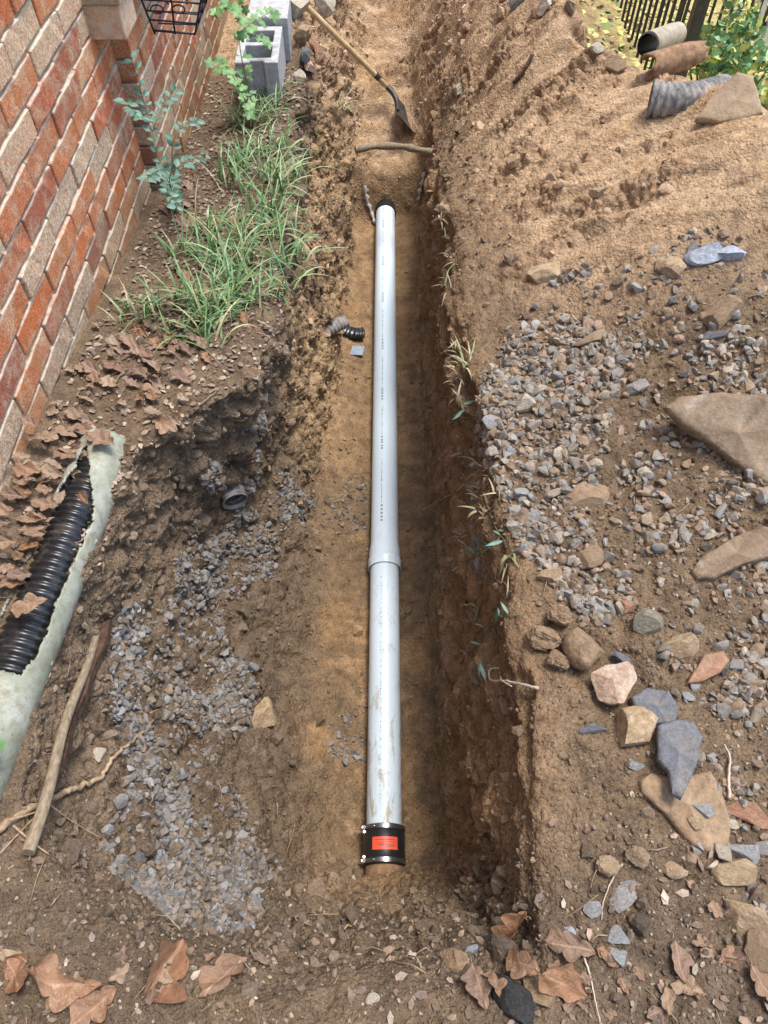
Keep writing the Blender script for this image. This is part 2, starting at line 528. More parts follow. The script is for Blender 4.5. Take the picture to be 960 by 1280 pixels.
# ---- colour of the earth itself (linear base colours)
def mixc(c, col, w):
    return c * (1 - w[:, None]) + np.array(col, np.float32) * w[:, None]
nA = fbm(p, 3.0, 4, .55, off=40); nB = fbm(p, 9.0, 4, .6, off=50)
col = np.tile(np.array([.25, .175, .11], np.float32), (len(p), 1))
col = mixc(col, (.32, .215, .122), M_FLOOR * .9)
col = mixc(col, (.205, .145, .09), M_FLOOR * (1 - smooth01(yy, 1.6, 2.5)) * smooth01(fbm(p, 5.0, 4, .6, off=44) + .45 * smooth01(np.abs(xx), .08, .2) - .05, -.15, .18) * .9)
leftbank = (1 - smooth01(s2, 2.3, 3.2)) * smooth01(yy, .0, .3)
col = mixc(col, (.17, .125, .085), leftbank)
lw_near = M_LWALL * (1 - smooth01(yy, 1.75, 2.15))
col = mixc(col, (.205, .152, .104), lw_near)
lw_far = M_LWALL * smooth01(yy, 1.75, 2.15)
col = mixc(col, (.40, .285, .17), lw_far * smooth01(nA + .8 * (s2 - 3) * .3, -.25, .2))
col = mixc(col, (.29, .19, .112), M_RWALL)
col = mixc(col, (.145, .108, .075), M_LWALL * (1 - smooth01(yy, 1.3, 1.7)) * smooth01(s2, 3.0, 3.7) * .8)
topsoil = M_RWALL * smooth01(zz, -.24, -.06)
col = mixc(col, (.15, .105, .068), topsoil * .7)
rb = smooth01(s2, 10, 10.6)
col = mixc(col, (.18, .13, .086), rb * (1 - smooth01(yy, 1.9, 2.4)))
col = mixc(col, (.49, .355, .23), np.maximum(M_SPOIL, M_FARV))
col = mixc(col, (.40, .265, .155), np.maximum(M_SPOIL, M_FARV) * np.clip(smooth01(nB, .05, .35) * .5 + smooth01(streak, -.05, .35) * .5, 0, 1))
col = mixc(col, (.30, .20, .125), np.maximum(M_SPOIL, M_FARV) * clump * .6)
col = mixc(col, (.14, .105, .075), M_NEAR * (.75 + .25 * smooth01(nA, -.2, .2)))
yard = smooth01(s2, 13.6, 14.2) * smooth01(yy, 1.9, 2.6)
col = mixc(col, (.52, .43, .19), yard)
col = mixc(col, (.34, .215, .11), (M_FLOOR + .4 * M_RWALL + .3 * lw_far) * smooth01(nA, .08, .35) * .55)
col = mixc(col, (.13, .095, .065), (1 - M_SPOIL) * (1 - M_FARV) * smooth01(nB, .12, .4) * .45)
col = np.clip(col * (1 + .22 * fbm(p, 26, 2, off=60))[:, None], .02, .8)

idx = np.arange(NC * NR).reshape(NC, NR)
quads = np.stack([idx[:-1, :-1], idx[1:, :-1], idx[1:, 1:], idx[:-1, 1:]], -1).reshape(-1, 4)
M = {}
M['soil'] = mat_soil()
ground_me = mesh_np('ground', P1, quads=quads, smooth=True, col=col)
ground = obj('ground', ground_me, M['soil'])
tag(ground, 'brown dug earth of the trench, its banks and the spoil heap', kind='structure')
# a wide sheet of yard around and below the dug strip
mb = MB()
mb.add([(-60, -40, -2.2), (60, -40, -2.2), (60, 90, -2.2), (-60, 90, -2.2)], [(0, 1, 2, 3)])
M['yard'] = mat_noise('yard_ground', (.10, .10, .04), (.26, .20, .08), 3, .95, .4, .03, .1)
tag(obj('yard_terrain', mb.mesh('yard_terrain'), M['yard']), 'leaf-strewn yard ground beyond the fence', kind='structure')

# coarse copy for placing things on the surface
st = 2
Gc = G1[::st, ::st]
nc, nr = Gc.shape[:2]
ic = np.arange(nc * nr).reshape(nc, nr)
qc = np.stack([ic[:-1, :-1], ic[1:, :-1], ic[1:, 1:], ic[:-1, 1:]], -1).reshape(-1, 4)
BVH = BVHTree.FromPolygons([tuple(v) for v in Gc.reshape(-1, 3).tolist()], qc.tolist())
def hit(u, v):
    loc, nor, i, dist = BVH.ray_cast(EYE, ray(u, v).normalized())
    if loc is None:
        loc = at_z(u, v, -.5); nor = Vector((0, 0, 1))
    if nor.dot(ray(u, v)) > 0: nor = -nor
    return loc, nor
def drop(x, y, z=3.0):
    loc, nor, i, dist = BVH.ray_cast(Vector((x, y, z)), Vector((0, 0, -1)))
    return loc if loc is not None else Vector((x, y, 0))
def hit_n(u, v, r=9):
    """position and local mean plane"""
    c, _ = hit(u, v)
    a, b = hit(u - r, v)[0], hit(u + r, v)[0]
    e, g = hit(u, v - r)[0], hit(u, v + r)[0]
    n = (b - a).cross(e - g)
    if n.length < 1e-9: n = Vector((0, 0, 1))
    n.normalize()
    if n.dot(EYE - c) < 0: n = -n
    return c, n

# scatter support: smoothed surface points
PV = G1.reshape(-1, 3); NV = N0.reshape(-1, 3)
if NV[len(NV) // 2, 2] < 0: NV = -NV
cell = np.linalg.norm(np.cross(np.gradient(G1, axis=0), np.gradient(G1, axis=1)), axis=-1).ravel()

def in_poly(pts, poly):
    x, y = pts[:, 0], pts[:, 1]
    inside = np.zeros(len(pts), bool)
    j = len(poly) - 1
    for i in range(len(poly)):
        xi, yi = poly[i]; xj, yj = poly[j]
        c = ((yi > y) != (yj > y)) & (x < (xj - xi) * (y - yi) / (yj - yi + 1e-12) + xi)
        inside ^= c
        j = i
    return inside
def poly_of(pix):
    return [(hit(u, v)[0].x, hit(u, v)[0].y) for u, v in pix]
def pick(mask, n, rng=RNG):
    w = cell * mask
    cum = np.cumsum(w)
    k = np.searchsorted(cum, rng.random(n) * cum[-1])
    return np.clip(k, 0, len(w) - 1)
# ------------------------------------------------------------------ brick house wall
def mat_brick():
    t = NT('brick')
    oi = t.new('ShaderNodeObjectInfo')
    r = oi.outputs['Random']
    base = t.ramp(r, [(0.0, (.56, .175, .065)), (0.22, (.46, .145, .07)), (0.42, (.33, .115, .075)), (0.60, (.54, .21, .095)),
                      (0.78, (.31, .12, .08)), (0.88, (.56, .25, .12)), (1.0, (.46, .15, .065))])
    geo = t.new('ShaderNodeNewGeometry')
    pos = geo.outputs['Position']
    n = t.noise(13, 5, .65, vec=pos)
    # lime bloom: whole pale bricks here and there, patches on others
    r2 = t.math('FRACT', t.math('MULTIPLY', r, 17.31))
    pale = t.ramp(r2, [(0.73, 0.0), (0.76, 1.0)])
    patch = t.ramp(n, [(0.46, 0.0), (0.62, .62)])
    speck = t.noise(75, 5, .75, vec=pos)
    pw = t.math('MULTIPLY', t.math('MAXIMUM', t.math('MULTIPLY', pale, .92), patch), t.ramp(speck, [(.34, .15), (.6, 1.0)]))
    c = t.mix(pw, base, (.60, .52, .37))
    c = t.mix(1.0, c, t.ramp(t.noise(210, 3, .7, vec=pos), [(.3, .42), (.7, 1.58)]), 'MULTIPLY')
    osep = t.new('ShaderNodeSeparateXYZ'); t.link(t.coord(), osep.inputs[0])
    edge_light_or_mud = t.math('MULTIPLY', t.ramp(osep.outputs[2], [(.024, 0.0), (.0315, .85)]), t.ramp(t.noise(30, 4, .6, vec=pos), [(.35, .25), (.6, 1.0)]))  # upper brick edges painted paler in place of light caught from above
    c = t.mix(edge_light_or_mud, c, (.56, .49, .39))
    # moss and soil splash near the foot of the wall
    sep = t.new('ShaderNodeSeparateXYZ'); t.link(pos, sep.inputs[0])
    low = t.math('SUBTRACT', .42, sep.outputs[2])
    low = t.math('ADD', low, t.math('MULTIPLY', t.noise(6, 4, .6, vec=pos), .5))
    c = t.mix(t.ramp(low, [(.45, 0.0), (.85, .62)]), c, (.20, .15, .07))
    nb = t.bump(t.noise(260, 4, .75, vec=pos), .5, .003)
    nb = t.bump(t.noise(40, 3, .6, vec=pos), .4, .006, nb)
    return t.done(c, .9, nb, .2)
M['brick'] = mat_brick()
M['mortar'] = mat_noise('mortar', (.30, .24, .17), (.50, .42, .31), 40, .95, .6, .004, .1)
M['sill'] = mat_noise('stone_sill', (.30, .24, .16), (.46, .38, .27), 35, .9, .4, .003, .2)

WSL = -.0156
def wall_x(y): return -.905 + WSL * y
BED, COURSE, BRICK = -.022, .0769, .272
YC, OUT = 2.80, .055            # where the wall steps out, and by how much
wall_mat = Matrix.Rotation(-math.atan(WSL), 4, 'Z')
wall = thing('brick_wall', 'red brick house wall with pale limewashed bricks along the left of the trench', 'wall', (wall_x(2), 2, 0))
def brick_mesh(seed, L, Hh=.0672, D=.09):
    rg = np.random.default_rng(seed)
    bm = bmesh.new()
    bmesh.ops.create_cube(bm, size=1.0)
    bmesh.ops.scale(bm, vec=(D, L, Hh), verts=bm.verts)
    bmesh.ops.subdivide_edges(bm, edges=[e for e in bm.edges if abs((e.verts[0].co - e.verts[1].co).y) > .05], cuts=5)
    for v in bm.verts:
        v.co += Vector(rg.normal(size=3) * .0013)
    bmesh.ops.bevel(bm, geom=[e for e in bm.edges if len(e.link_faces) == 2 and e.calc_face_angle(0) > .8], offset=.003, segments=1, affect='EDGES')
    me = bpy.data.meshes.new('brick')
    bm.to_mesh(me); bm.free()
    me.materials.append(M['brick'])
    return me
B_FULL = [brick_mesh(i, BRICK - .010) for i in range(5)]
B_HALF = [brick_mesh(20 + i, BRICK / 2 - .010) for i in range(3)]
y_head = at_x(39, 72, -.94).y
def lay_course(n, ya, yb, out, up, individual, acc=None):
    """bricks of course n between ya and yb"""
    off = y_head + (0 if n % 2 == 0 else BRICK / 2)
    y = ya
    zc = BED + (n + .5) * COURSE
    k = math.ceil((ya - off) / BRICK + 1e-6)
    cuts = [ya] + [off + BRICK * j for j in range(k, k + 40) if ya + .05 < off + BRICK * j < yb - .05] + [yb]
    for a, b in zip(cuts[:-1], cuts[1:]):
        L = b - a
        rg = random.random
        xm = wall_x((a + b) / 2) + out - .045 + (rg() - .5) * .006
        loc = Vector((xm, (a + b) / 2, zc + (rg() - .5) * .003))
        me = random.choice(B_FULL if L > BRICK * .7 else B_HALF)
        sy = (L - .010) / ((BRICK if L > BRICK * .7 else BRICK / 2) - .010)
        mat = Matrix.Translation(loc) @ wall_mat @ Matrix.Rotation((rg() - .5) * .012, 4, 'X') @ Matrix.Diagonal((1, sy, 1, 1))
        if individual:
            o = bpy.data.objects.new('brick', me); COL.objects.link(o)
            o.parent = wall
            o.matrix_parent_inverse = Matrix.Translation(wall.location).inverted()
            o.matrix_basis = mat
        else:
            acc.append((me, mat))
rest_b = []
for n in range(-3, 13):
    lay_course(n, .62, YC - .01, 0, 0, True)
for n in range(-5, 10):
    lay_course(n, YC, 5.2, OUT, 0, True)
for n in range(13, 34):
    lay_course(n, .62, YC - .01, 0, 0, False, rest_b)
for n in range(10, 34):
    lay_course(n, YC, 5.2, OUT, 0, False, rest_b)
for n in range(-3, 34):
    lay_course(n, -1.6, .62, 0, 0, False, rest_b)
bm = bmesh.new()
for me, mt in rest_b:
    nv = len(bm.verts)
    bm.from_mesh(me)
    bm.verts.ensure_lookup_table()
    bmesh.ops.transform(bm, matrix=mt, verts=bm.verts[nv:])
me = bpy.data.meshes.new('upper_bricks'); bm.to_mesh(me); bm.free()
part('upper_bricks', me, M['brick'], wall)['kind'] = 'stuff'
mb = MB()
def slab_wall(mb, ya, yb, out, z0, z1, depth=.14):
    f = lambda y: wall_x(y) + out - .009
    mb.add([(f(ya), ya, z0), (f(yb), yb, z0), (f(yb) - depth, yb, z0), (f(ya) - depth, ya, z0),
            (f(ya), ya, z1), (f(yb), yb, z1), (f(yb) - depth, yb, z1), (f(ya) - depth, ya, z1)],
           [(0,3,2,1),(4,5,6,7),(0,1,5,4),(1,2,6,5),(2,3,7,6),(3,0,4,7)])
slab_wall(mb, -1.62, YC + .05, 0, -.5, 2.56)
slab_wall(mb, YC + .022, 5.21, OUT, -.6, 2.56)
part('mortar', mb.mesh('mortar'), M['mortar'], wall)
# sill end that juts out above the step
sp_ = at_x(140, 25, -.87)
mb = MB(); mb.box((sp_.x - .12, sp_.y - .01, sp_.z - .055), (sp_.x + .035, sp_.y + .16, sp_.z + .045))
part('sill_brick', mb.mesh('sill_brick', bevel=.004), M['brick'], wall)
mb = MB(); mb.box((sp_.x - .12, sp_.y - .02, sp_.z + .047), (sp_.x + .045, sp_.y + .9, sp_.z + .075))
part('sill_cap', mb.mesh('sill_cap', bevel=.003), M['sill'], wall)

# ------------------------------------------------------------------ white sewer pipe, coupling, old clay stub
def mat_pvc():
    t = NT('white_plastic')
    n1 = t.noise(14, 5, .7)
    sp1 = t.noise(330, 3, .65)
    c = t.ramp(t.noise(3, 3, .5, stretch=(1, .3, 1)), [(.35, (.60, .71, .77)), (.65, (.68, .78, .83))])
    sep = t.new('ShaderNodeSeparateXYZ'); t.link(t.coord(), sep.inputs[0])
    # mud smears, thickest near the joint and the coupling end
    near = t.ramp(sep.outputs[1], [(0.0, 1.0), (.95, .9), (1.0, .0)])
    m1 = t.new('ShaderNodeMapRange'); m1.inputs[1].default_value = .5; m1.inputs[2].default_value = 1.9
    m1.inputs[3].default_value = 1.0; m1.inputs[4].default_value = .0
    t.link(sep.outputs[1], m1.inputs[0])
    edge_light_or_mud = t.math('MULTIPLY', t.ramp(t.noise(26, 6, .7, stretch=(1, .35, 1), dist=.6), [(.53, 0.0), (.62, 1.0)]), m1.outputs[0])
    c = t.mix(t.math('MULTIPLY', edge_light_or_mud, .75), c, (.36, .26, .15))
    m2 = t.new('ShaderNodeMapRange'); m2.inputs[1].default_value = .5; m2.inputs[2].default_value = 2.6
    m2.inputs[3].default_value = 1.0; m2.inputs[4].default_value = .15
    t.link(sep.outputs[1], m2.inputs[0])
    sp2 = t.ramp(sp1, [(.63, 0.0), (.67, 1.0)])
    c = t.mix(t.math('MULTIPLY', t.math('MULTIPLY', sp2, m2.outputs[0]), .8), c, (.10, .08, .06))
    scr = t.ramp(t.noise(60, 2, .5, stretch=(1, .06, 1)), [(.66, 0.0), (.70, .25)])
    c = t.mix(scr, c, (.45, .47, .47))
    return t.done(c, .32, t.bump(n1, .05, .002), .45)
M['pvc'] = mat_pvc()
M['print'] = NT('print_ink').done((.06, .07, .08), .6)
PZ, PR = -.975, .0572
def pipe_x_at(y): return .0 + .0025 * (y - .5)
ax = Vector((.0025, 1, 0)).normalized()
pipe = thing('sewer_pipe', 'long white plastic sewer pipe lying on the trench floor', 'pipe', (0, .5, PZ))
YJ = 1.50            # open end of the bell
mb = MB()
mb.lathe([(0, PR - .006), (0, PR - .001), (.002, PR), (YJ - .5 + .06, PR)], (0, .5, PZ), ax, 48)
part('near_length', mb.mesh('near_length', True, angle=40), M['pvc'], pipe)
mb = MB()
B0 = Vector((pipe_x_at(YJ), YJ, PZ))
prof = [(.06, PR + .0002), (.055, PR + .0042), (.002, PR + .0045), (0, PR + .0052), (0, PR + .0072), (.004, PR + .0080), (.024, PR + .0082), (.029, PR + .0105), (.037, PR + .0105), (.042, PR + .0062),
        (.085, PR + .0055), (.110, PR + .0015), (.118, PR), (4.12 - YJ, PR)]
mb.lathe(prof, B0, ax, 48)
part('far_length', mb.mesh('far_length', True, angle=40), M['pvc'], pipe)
# printed line along the far and near lengths
mb = MB()
rg = random.Random(5)
def print_mark(y0, y1, w, off=0.0):
    r = PR + .0006
    cx = pipe_x_at((y0 + y1) / 2)
    vs = []
    for (yy_, xo) in ((y0, -w / 2), (y0, w / 2), (y1, w / 2), (y1, -w / 2)):
        a = math.radians(90 + 13) - (xo + off) / r
        vs.append((cx + r * math.cos(a), yy_, PZ + r * math.sin(a)))
    mb.add(vs, [(0, 1, 2, 3)])
y = 1.70
for blk in range(7):
    for ch in range(5):                      # a block of larger characters
        print_mark(y, y + .0025, .008); print_mark(y + .006, y + .0085, .008)
        print_mark(y + .0025, y + .006, .002, -.003); print_mark(y + .0025, y + .006, .002, .003)
        y += .014 + rg.random() * .006
    end = y + rg.uniform(.17, .24)
    while y < end:
        L = rg.uniform(.003, .012)
        print_mark(y, y + L, rg.choice((.0014, .002, .0032)))
        y += L + rg.choice((.003, .004, .009))
    y += rg.uniform(.03, .07)
    if y > 3.9: break
y = .62
while y < 1.44:
    L = rg.uniform(.002, .008)
    print_mark(y, y + L, rg.choice((.0012, .0018)))
    y += L + rg.choice((.006, .012, .02))
part('printed_line', mb.mesh('printed_line'), M['print'], pipe)['kind'] = 'stuff'

M['rubber'] = mat_noise('black_rubber', (.012, .012, .013), (.022, .022, .022), 60, .32, .06, .001, .5)
M['band'] = mat_noise('dark_steel_band', (.16, .16, .165), (.26, .26, .265), 90, .25, .04, .001, .5, metal=.85)
M['steel'] = mat_noise('bright_screw_steel', (.55, .55, .54), (.75, .75, .73), 200, .28, .1, .0005, .5, metal=1.0)
M['sticker'] = mat_noise('red_sticker', (.72, .075, .03), (.78, .10, .04), 30, .45, 0, 0, .4)
M['clay'] = mat_noise('old_clay', (.16, .095, .055), (.34, .21, .12), 40, .9, .5, .004, .15)
coup = thing('rubber_coupling', 'black rubber coupling with red sticker clamped on the near end of the white pipe', 'coupling', (0, .475, PZ))
C0 = Vector((0, .418, PZ))
R1 = .0655
mb = MB()
mb.lathe([(0, PR), (0, R1 - .003), (.002, R1), (.016, R1), (.019, R1 + .002), (.097, R1 + .002), (.100, R1), (.114, R1), (.116, R1 - .003), (.116, PR)], C0, (0, 1, 0), 56)
sleeve = part('sleeve', mb.mesh('sleeve', True, angle=35), M['rubber'], coup)
for k, s in enumerate((.003, .100)):
    mb = MB()
    mb.lathe([(s, R1), (s, R1 + .0042), (s + .013, R1 + .0042), (s + .013, R1)], C0, (0, 1, 0), 56)
    bnd = part('clamp_band', mb.mesh('clamp_band', True, angle=35), M['band'], coup)
    a = math.radians(158)
    cx, cz = math.cos(a) * (R1 + .009), PZ + math.sin(a) * (R1 + .009)
    yb = C0.y + s + .0065
    mb = MB()
    tx, tz = -math.sin(a), math.cos(a)
    mb.tube([(cx - tx * .012, yb, cz - tz * .012), (cx + tx * .012, yb, cz + tz * .012)], .0065, 10)
    h = part('screw_housing', mb.mesh('screw_housing', True, angle=40), M['steel'], coup)
    mb = MB()
    mb.tube([(cx - tx * .020, yb, cz - tz * .020), (cx - tx * .012, yb, cz - tz * .012)], .0052, 6)
    part('screw_head', mb.mesh('screw_head'), M['steel'], coup)
    mb = MB()
    mb.tube([(cx + .004, yb + .012 * (1 if k == 0 else -1), cz - .004), (cx + .007, yb + .012 * (1 if k == 0 else -1), cz + .008)], .0042, 8)
    part('nut', mb.mesh('nut'), M['steel'], coup)
    mb = MB()
    rr = R1 + .0052
    pts = [(rr * math.cos(math.radians(q)), yb, PZ + rr * math.sin(math.radians(q))) for q in range(150, 112, -6)]
    mb.tube(pts, .0014, 6)
    part('band_tail', mb.mesh('band_tail', True), M['steel'], coup)
mb = MB()
mb.lathe([(.037, R1 + .0028), (.074, R1 + .0028)], C0, (0, 1, 0), 16, a0=math.radians(52), a1=math.radians(122))
stk = part('sticker', mb.mesh('sticker', True), M['sticker'], coup)
mb = MB()
rg = random.Random(2)
for row, (yy_, hh, q0, q1) in enumerate(((.064, .0035, 112, 62), (.058, .0018, 100, 58), (.048, .0062, 104, 92), (.049, .0022, 86, 60), (.044, .0022, 84, 64))):
    q = q0
    while q > q1:
        dq = rg.uniform(1.2, 2.8)
        r = R1 + .0032
        vs = [(r * math.cos(math.radians(t_)) + C0.x, C0.y + s_, PZ + r * math.sin(math.radians(t_))) for (t_, s_) in ((q, yy_), (q - dq, yy_), (q - dq, yy_ + hh), (q, yy_ + hh))]
        mb.add(vs, [(0, 1, 2, 3)])
        q -= dq + rg.uniform(.7, 1.8)
o = obj('sticker_print', mb.mesh('sticker_print'), M['print'], stk)
o.matrix_parent_inverse = Matrix.Translation(coup.location).inverted() @ Matrix.Translation(coup.location)
stub = MB()
stub.lathe([(0, .060), (.11, .062), (.113, .058), (.113, .05)], (0, .305, PZ - .004), (0, 1, 0), 40)
tag(obj('clay_stub', stub.mesh('clay_stub', True, angle=40), M['clay']), 'old brown clay pipe stub between black coupling and near trench end', 'pipe')
# collar of dark rubber where the pipe runs into the far bank
mb = MB()
mb.lathe([(0, PR + .0005), (0, .0635), (.12, .0635)], (pipe_x_at(4.0), 4.005, PZ), ax, 40)
tag(obj('hub_collar', mb.mesh('hub_collar', True, angle=40), M['rubber']), 'dark collar where the white pipe enters the far end of the trench', 'collar')

# ------------------------------------------------------------------ cut-open green pipe with black corrugated pipe inside, along the wall
def mat_greenpipe():
    t = NT('weathered_green_pipe')
    c = t.ramp(t.noise(9, 6, .7), [(.30, (.21, .23, .17)), (.5, (.30, .325, .25)), (.72, (.44, .44, .39))])
    c = t.mix(t.ramp(t.noise(40, 5, .75), [(.46, 0), (.66, .8)]), c, (.20, .165, .11))
    c = t.mix(t.ramp(t.noise(150, 3, .7), [(.62, 0), (.70, .6)]), c, (.08, .07, .05))
    return t.done(c, .6, t.bump(t.noise(90, 4, .7), .2, .002), .35)
M['greenpipe'] = mat_greenpipe()
def mat_black_corr():
    t = NT('black_corrugated_plastic')
    geo = t.new('ShaderNodeNewGeometry')
    c = t.ramp(t.noise(28, 5, .7), [(.5, (.016, .017, .019)), (.75, (.10, .085, .065))])
    return t.done(c, .28, t.bump(t.noise(50, 3, .6), .08, .002), .5)
M['corr'] = mat_black_corr()
def mat_dusty_corr():
    t = NT('dusty_corrugated_plastic')
    c = t.ramp(t.noise(22, 5, .7), [(.32, (.05, .05, .05)), (.52, (.24, .225, .205)), (.72, (.40, .34, .27))])
    return t.done(c, .7, t.bump(t.noise(60, 3, .6), .15, .002), .3)
M['dcorr'] = mat_dusty_corr()
gp = thing('drain_pipe', 'weathered green drain pipe with its top torn open along the brick wall', 'pipe', (-.81, .7, .07))
GA, GB, GR = Vector((-.848, -.05, .060)), Vector((-.752, 1.29, .018)), .066
gd = (GB - GA); gl = gd.length; gd.normalize()
e1 = gd.cross(Vector((0, 0, 1))).normalized(); e2 = e1.cross(gd).normalized()
NYs, NTs = 200, 120
V, keep = [], []
for i in range(NYs + 1):
    s_ = gl * i / NYs
    c = GA + gd * s_
    for k in range(NTs):
        a = 2 * math.pi * k / NTs
        flat = 1 - .10 * max(0, math.sin(a)) * smooth01(np.array(s_), 1.15, 1.38)
        V.append(c + (e1 * math.cos(a) + e2 * math.sin(a) * flat) * GR)
Fq = []
rgn = random.Random(11)
jag = [5 * math.sin(i * .11) + 3 * math.sin(i * .37) + 2 * math.sin(i * .83) for i in range(NYs)]
jag2 = [8 * math.sin(i * .13 + 1) + 5 * math.sin(i * .41) + 3 * math.sin(i * .9) for i in range(NYs)]
for i in range(NYs):
    s_ = gl * (i + .5) / NYs
    yv = GA.y + gd.y * s_
    for k in range(NTs):
        deg = 360 * (k + .5) / NTs
        cut = False
        if .60 < yv < 1.23:
            w0, w1 = 33, 150
            if yv < .66: w0, w1 = 33 + (0.66 - yv) * 300, 150 - (0.66 - yv) * 200
            if yv > 1.02:
                tt = min(1, (yv - 1.02) / .20)
                w0, w1 = 33 + 62 * tt, 150 - 45 * tt
            cut = w0 + jag[i] * .5 < deg < w1 + jag2[i]
        if ((yv - .565) / .016) ** 2 + ((deg - 118) / 11) ** 2 < 1: cut = True
        if not cut:
            k2 = (k + 1) % NTs
            Fq.append((i * NTs + k, i * NTs + k2, (i + 1) * NTs + k2, (i + 1) * NTs + k))
me = mesh_py('shell', V, Fq, True)
bm = bmesh.new(); bm.from_mesh(me)
bmesh.ops.delete(bm, geom=[v for v in bm.verts if not v.link_faces], context='VERTS')
for v in bm.verts:
    if v.is_boundary:
        v.co += Vector((rgn.gauss(0, .0012), rgn.gauss(0, .002), rgn.gauss(0, .0012)))
bm.to_mesh(me); bm.free()
sh = part('shell', me, M['greenpipe'], gp)
sm = sh.modifiers.new('thickness', 'SOLIDIFY'); sm.thickness = .0055; sm.offset = -1
mb = MB()
prof = []
s_ = .1
pitch = .0205
while s_ < gl - .09:
    taper = 1 - .14 * float(smooth01(np.array(s_), 1.05, 1.32))
    for (q, r) in ((0, .0460), (.22, .0470), (.34, .0535), (.5, .0552), (.66, .0552), (.82, .0535), (.93, .0470)):
        prof.append((s_ + q * pitch, r * taper))
    s_ += pitch
mb.lathe(prof, GA + Vector((0, 0, .004)), gd, 40)
inner = obj('corrugated_pipe', mb.mesh('corrugated_pipe', True), M['corr'])
tag(inner, 'glossy black corrugated pipe showing inside the torn green pipe', 'pipe')

# wooden pole, rotten board and root beside it
M['wood_grey'] = mat_noise('weathered_wood', (.15, .115, .075), (.34, .27, .18), 26, .85, .5, .003, .2, stretch=(6, 1, 6))
M['wood_rot'] = mat_noise('rotten_wood', (.055, .035, .025), (.14, .085, .058), 45, .95, .8, .006, .1)
M['root'] = mat_noise('pale_root', (.22, .15, .09), (.44, .32, .20), 60, .85, .4, .002, .2)
M['root_pale'] = mat_noise('bleached_root', (.40, .32, .24), (.60, .50, .40), 60, .8, .3, .002, .2)
def on(u, v, lift=0.0):
    l, n = hit(u, v); return l + Vector((0, 0, lift))
a, b = on(44, 1058, .02), on(120, 800, .015)
mb = MB(); mb.tube([a + (b - a) * t_ + Vector((.004 * math.sin(t_ * 9), 0, .006 * math.sin(t_ * 4))) for t_ in np.linspace(-.03, 1.03, 14)], [.0125 - .003 * t_ for t_ in np.linspace(0, 1, 14)], 12)
tag(obj('wooden_pole', mb.mesh('wooden_pole', True, angle=60), M['wood_grey']), 'slim grey wooden pole lying beside the green pipe', 'pole')
a, b = on(50, 990, -.012), on(128, 780, -.006)
side = Vector((.022, .010, .003))
mb = MB()
vv = []
for t_ in np.linspace(0, 1, 16):
    c = a + (b - a) * t_
    w = 1 + .3 * math.sin(t_ * 13) * math.sin(t_ * 5)
    for sx, sz in ((-1, -.012), (-1, .012), (1, .010), (1, -.014)):
        vv.append(c + side * sx * w + Vector((0, 0, sz + .004 * math.sin(t_ * 21 + sx))))
ff = []
for i in range(15):
    for k in range(4):
        ff.append((i*4+k, i*4+(k+1) % 4, i*4+4+(k+1) % 4, i*4+4+k))
ff += [(0, 3, 2, 1), (60, 61, 62, 63)]
mb.add(vv, ff)
tag(obj('rotten_board', mb.mesh('rotten_board'), M['wood_rot']), 'dark red rotten board between green pipe and grey pole', 'board')
keys = [on(-10, 1046, .015), on(45, 1015, .03), on(85, 998, .035), on(110, 985, .03), on(130, 975, .025), on(150, 948, .03), on(172, 928, .025), on(195, 902, .02)]
pts = curve_pts(keys, 8)
rg = random.Random(3)
pts = [p_ + Vector((rg.gauss(0, .0022), rg.gauss(0, .0022), rg.gauss(0, .0022))) for p_ in pts]
mb = MB(); mb.tube(pts, [.0085 - .0055 * i / len(pts) for i in range(len(pts))], 8)
root = thing('tree_root', 'gnarled tan tree root crossing over the grey pole at lower left', 'root', tuple(keys[0]))
part('main_root', mb.mesh('main_root', True), M['root'], root)
for ks in ([on(70, 1005, .03), on(40, 1035, .025), on(0, 1075, .02)], [on(65, 1008, .03), on(95, 1030, .02), on(130, 1050, .015)], [on(20, 1030, .03), on(60, 1020, .045), on(80, 1003, .035)],
           [on(22, 1035, .02), on(45, 1055, .02), on(65, 1070, .015)]):
    mb = MB(); pp = curve_pts(ks, 7); mb.tube(pp, [.0026 - .0016 * i / len(pp) for i in range(len(pp))], 6)
    part('rootlet', mb.mesh('rootlet', True), M['root'], root)

# ------------------------------------------------------------------ shovel, stick across the trench
M['ash_wood'] = mat_noise('shovel_handle_wood', (.42, .29, .14), (.62, .46, .25), 18, .55, .15, .001, .35, stretch=(1, 1, 1))
M['black_metal'] = mat_noise('black_painted_steel', (.02, .02, .022), (.06, .055, .05), 30, .45, .1, .001, .5)
sA = hit(508, 152)[0] + Vector((0, 0, .03))
hA = at_d(484, 108, (sA - EYE).length / ray(508, 152).length * .985)
topd = at_d(375, 0, (sA - EYE).length / ray(508, 152).length * .985 * .90)
hdir = (topd - hA).normalized()
hB = hA + hdir * ((topd - hA).length * 1.3)
shv = thing('shovel', 'shovel with pale wooden handle and black blade leaning in the far trench', 'shovel', tuple(sA))
mb = MB()
mb.tube([hA + (hB - hA) * t_ for t_ in np.linspace(-.0, 1, 12)], [.0155 if t_ > .05 else .0165 for t_ in np.linspace(0, 1, 12)], 14)
part('handle', mb.mesh('handle', True, angle=60), M['ash_wood'], shv)
neck = at_d(497, 138, (sA - EYE).length / ray(508, 152).length * .985)
k1 = hA + (neck - hA) * .55 + Vector((.015, 0, .01))
mb = MB(); pp = curve_pts([hA + hdir * .10, hA, k1, neck], 6)
mb.tube(pp, [.0185 - .006 * i / len(pp) for i in range(len(pp))], 12)
part('socket', mb.mesh('socket', True, angle=60), M['black_metal'], shv)
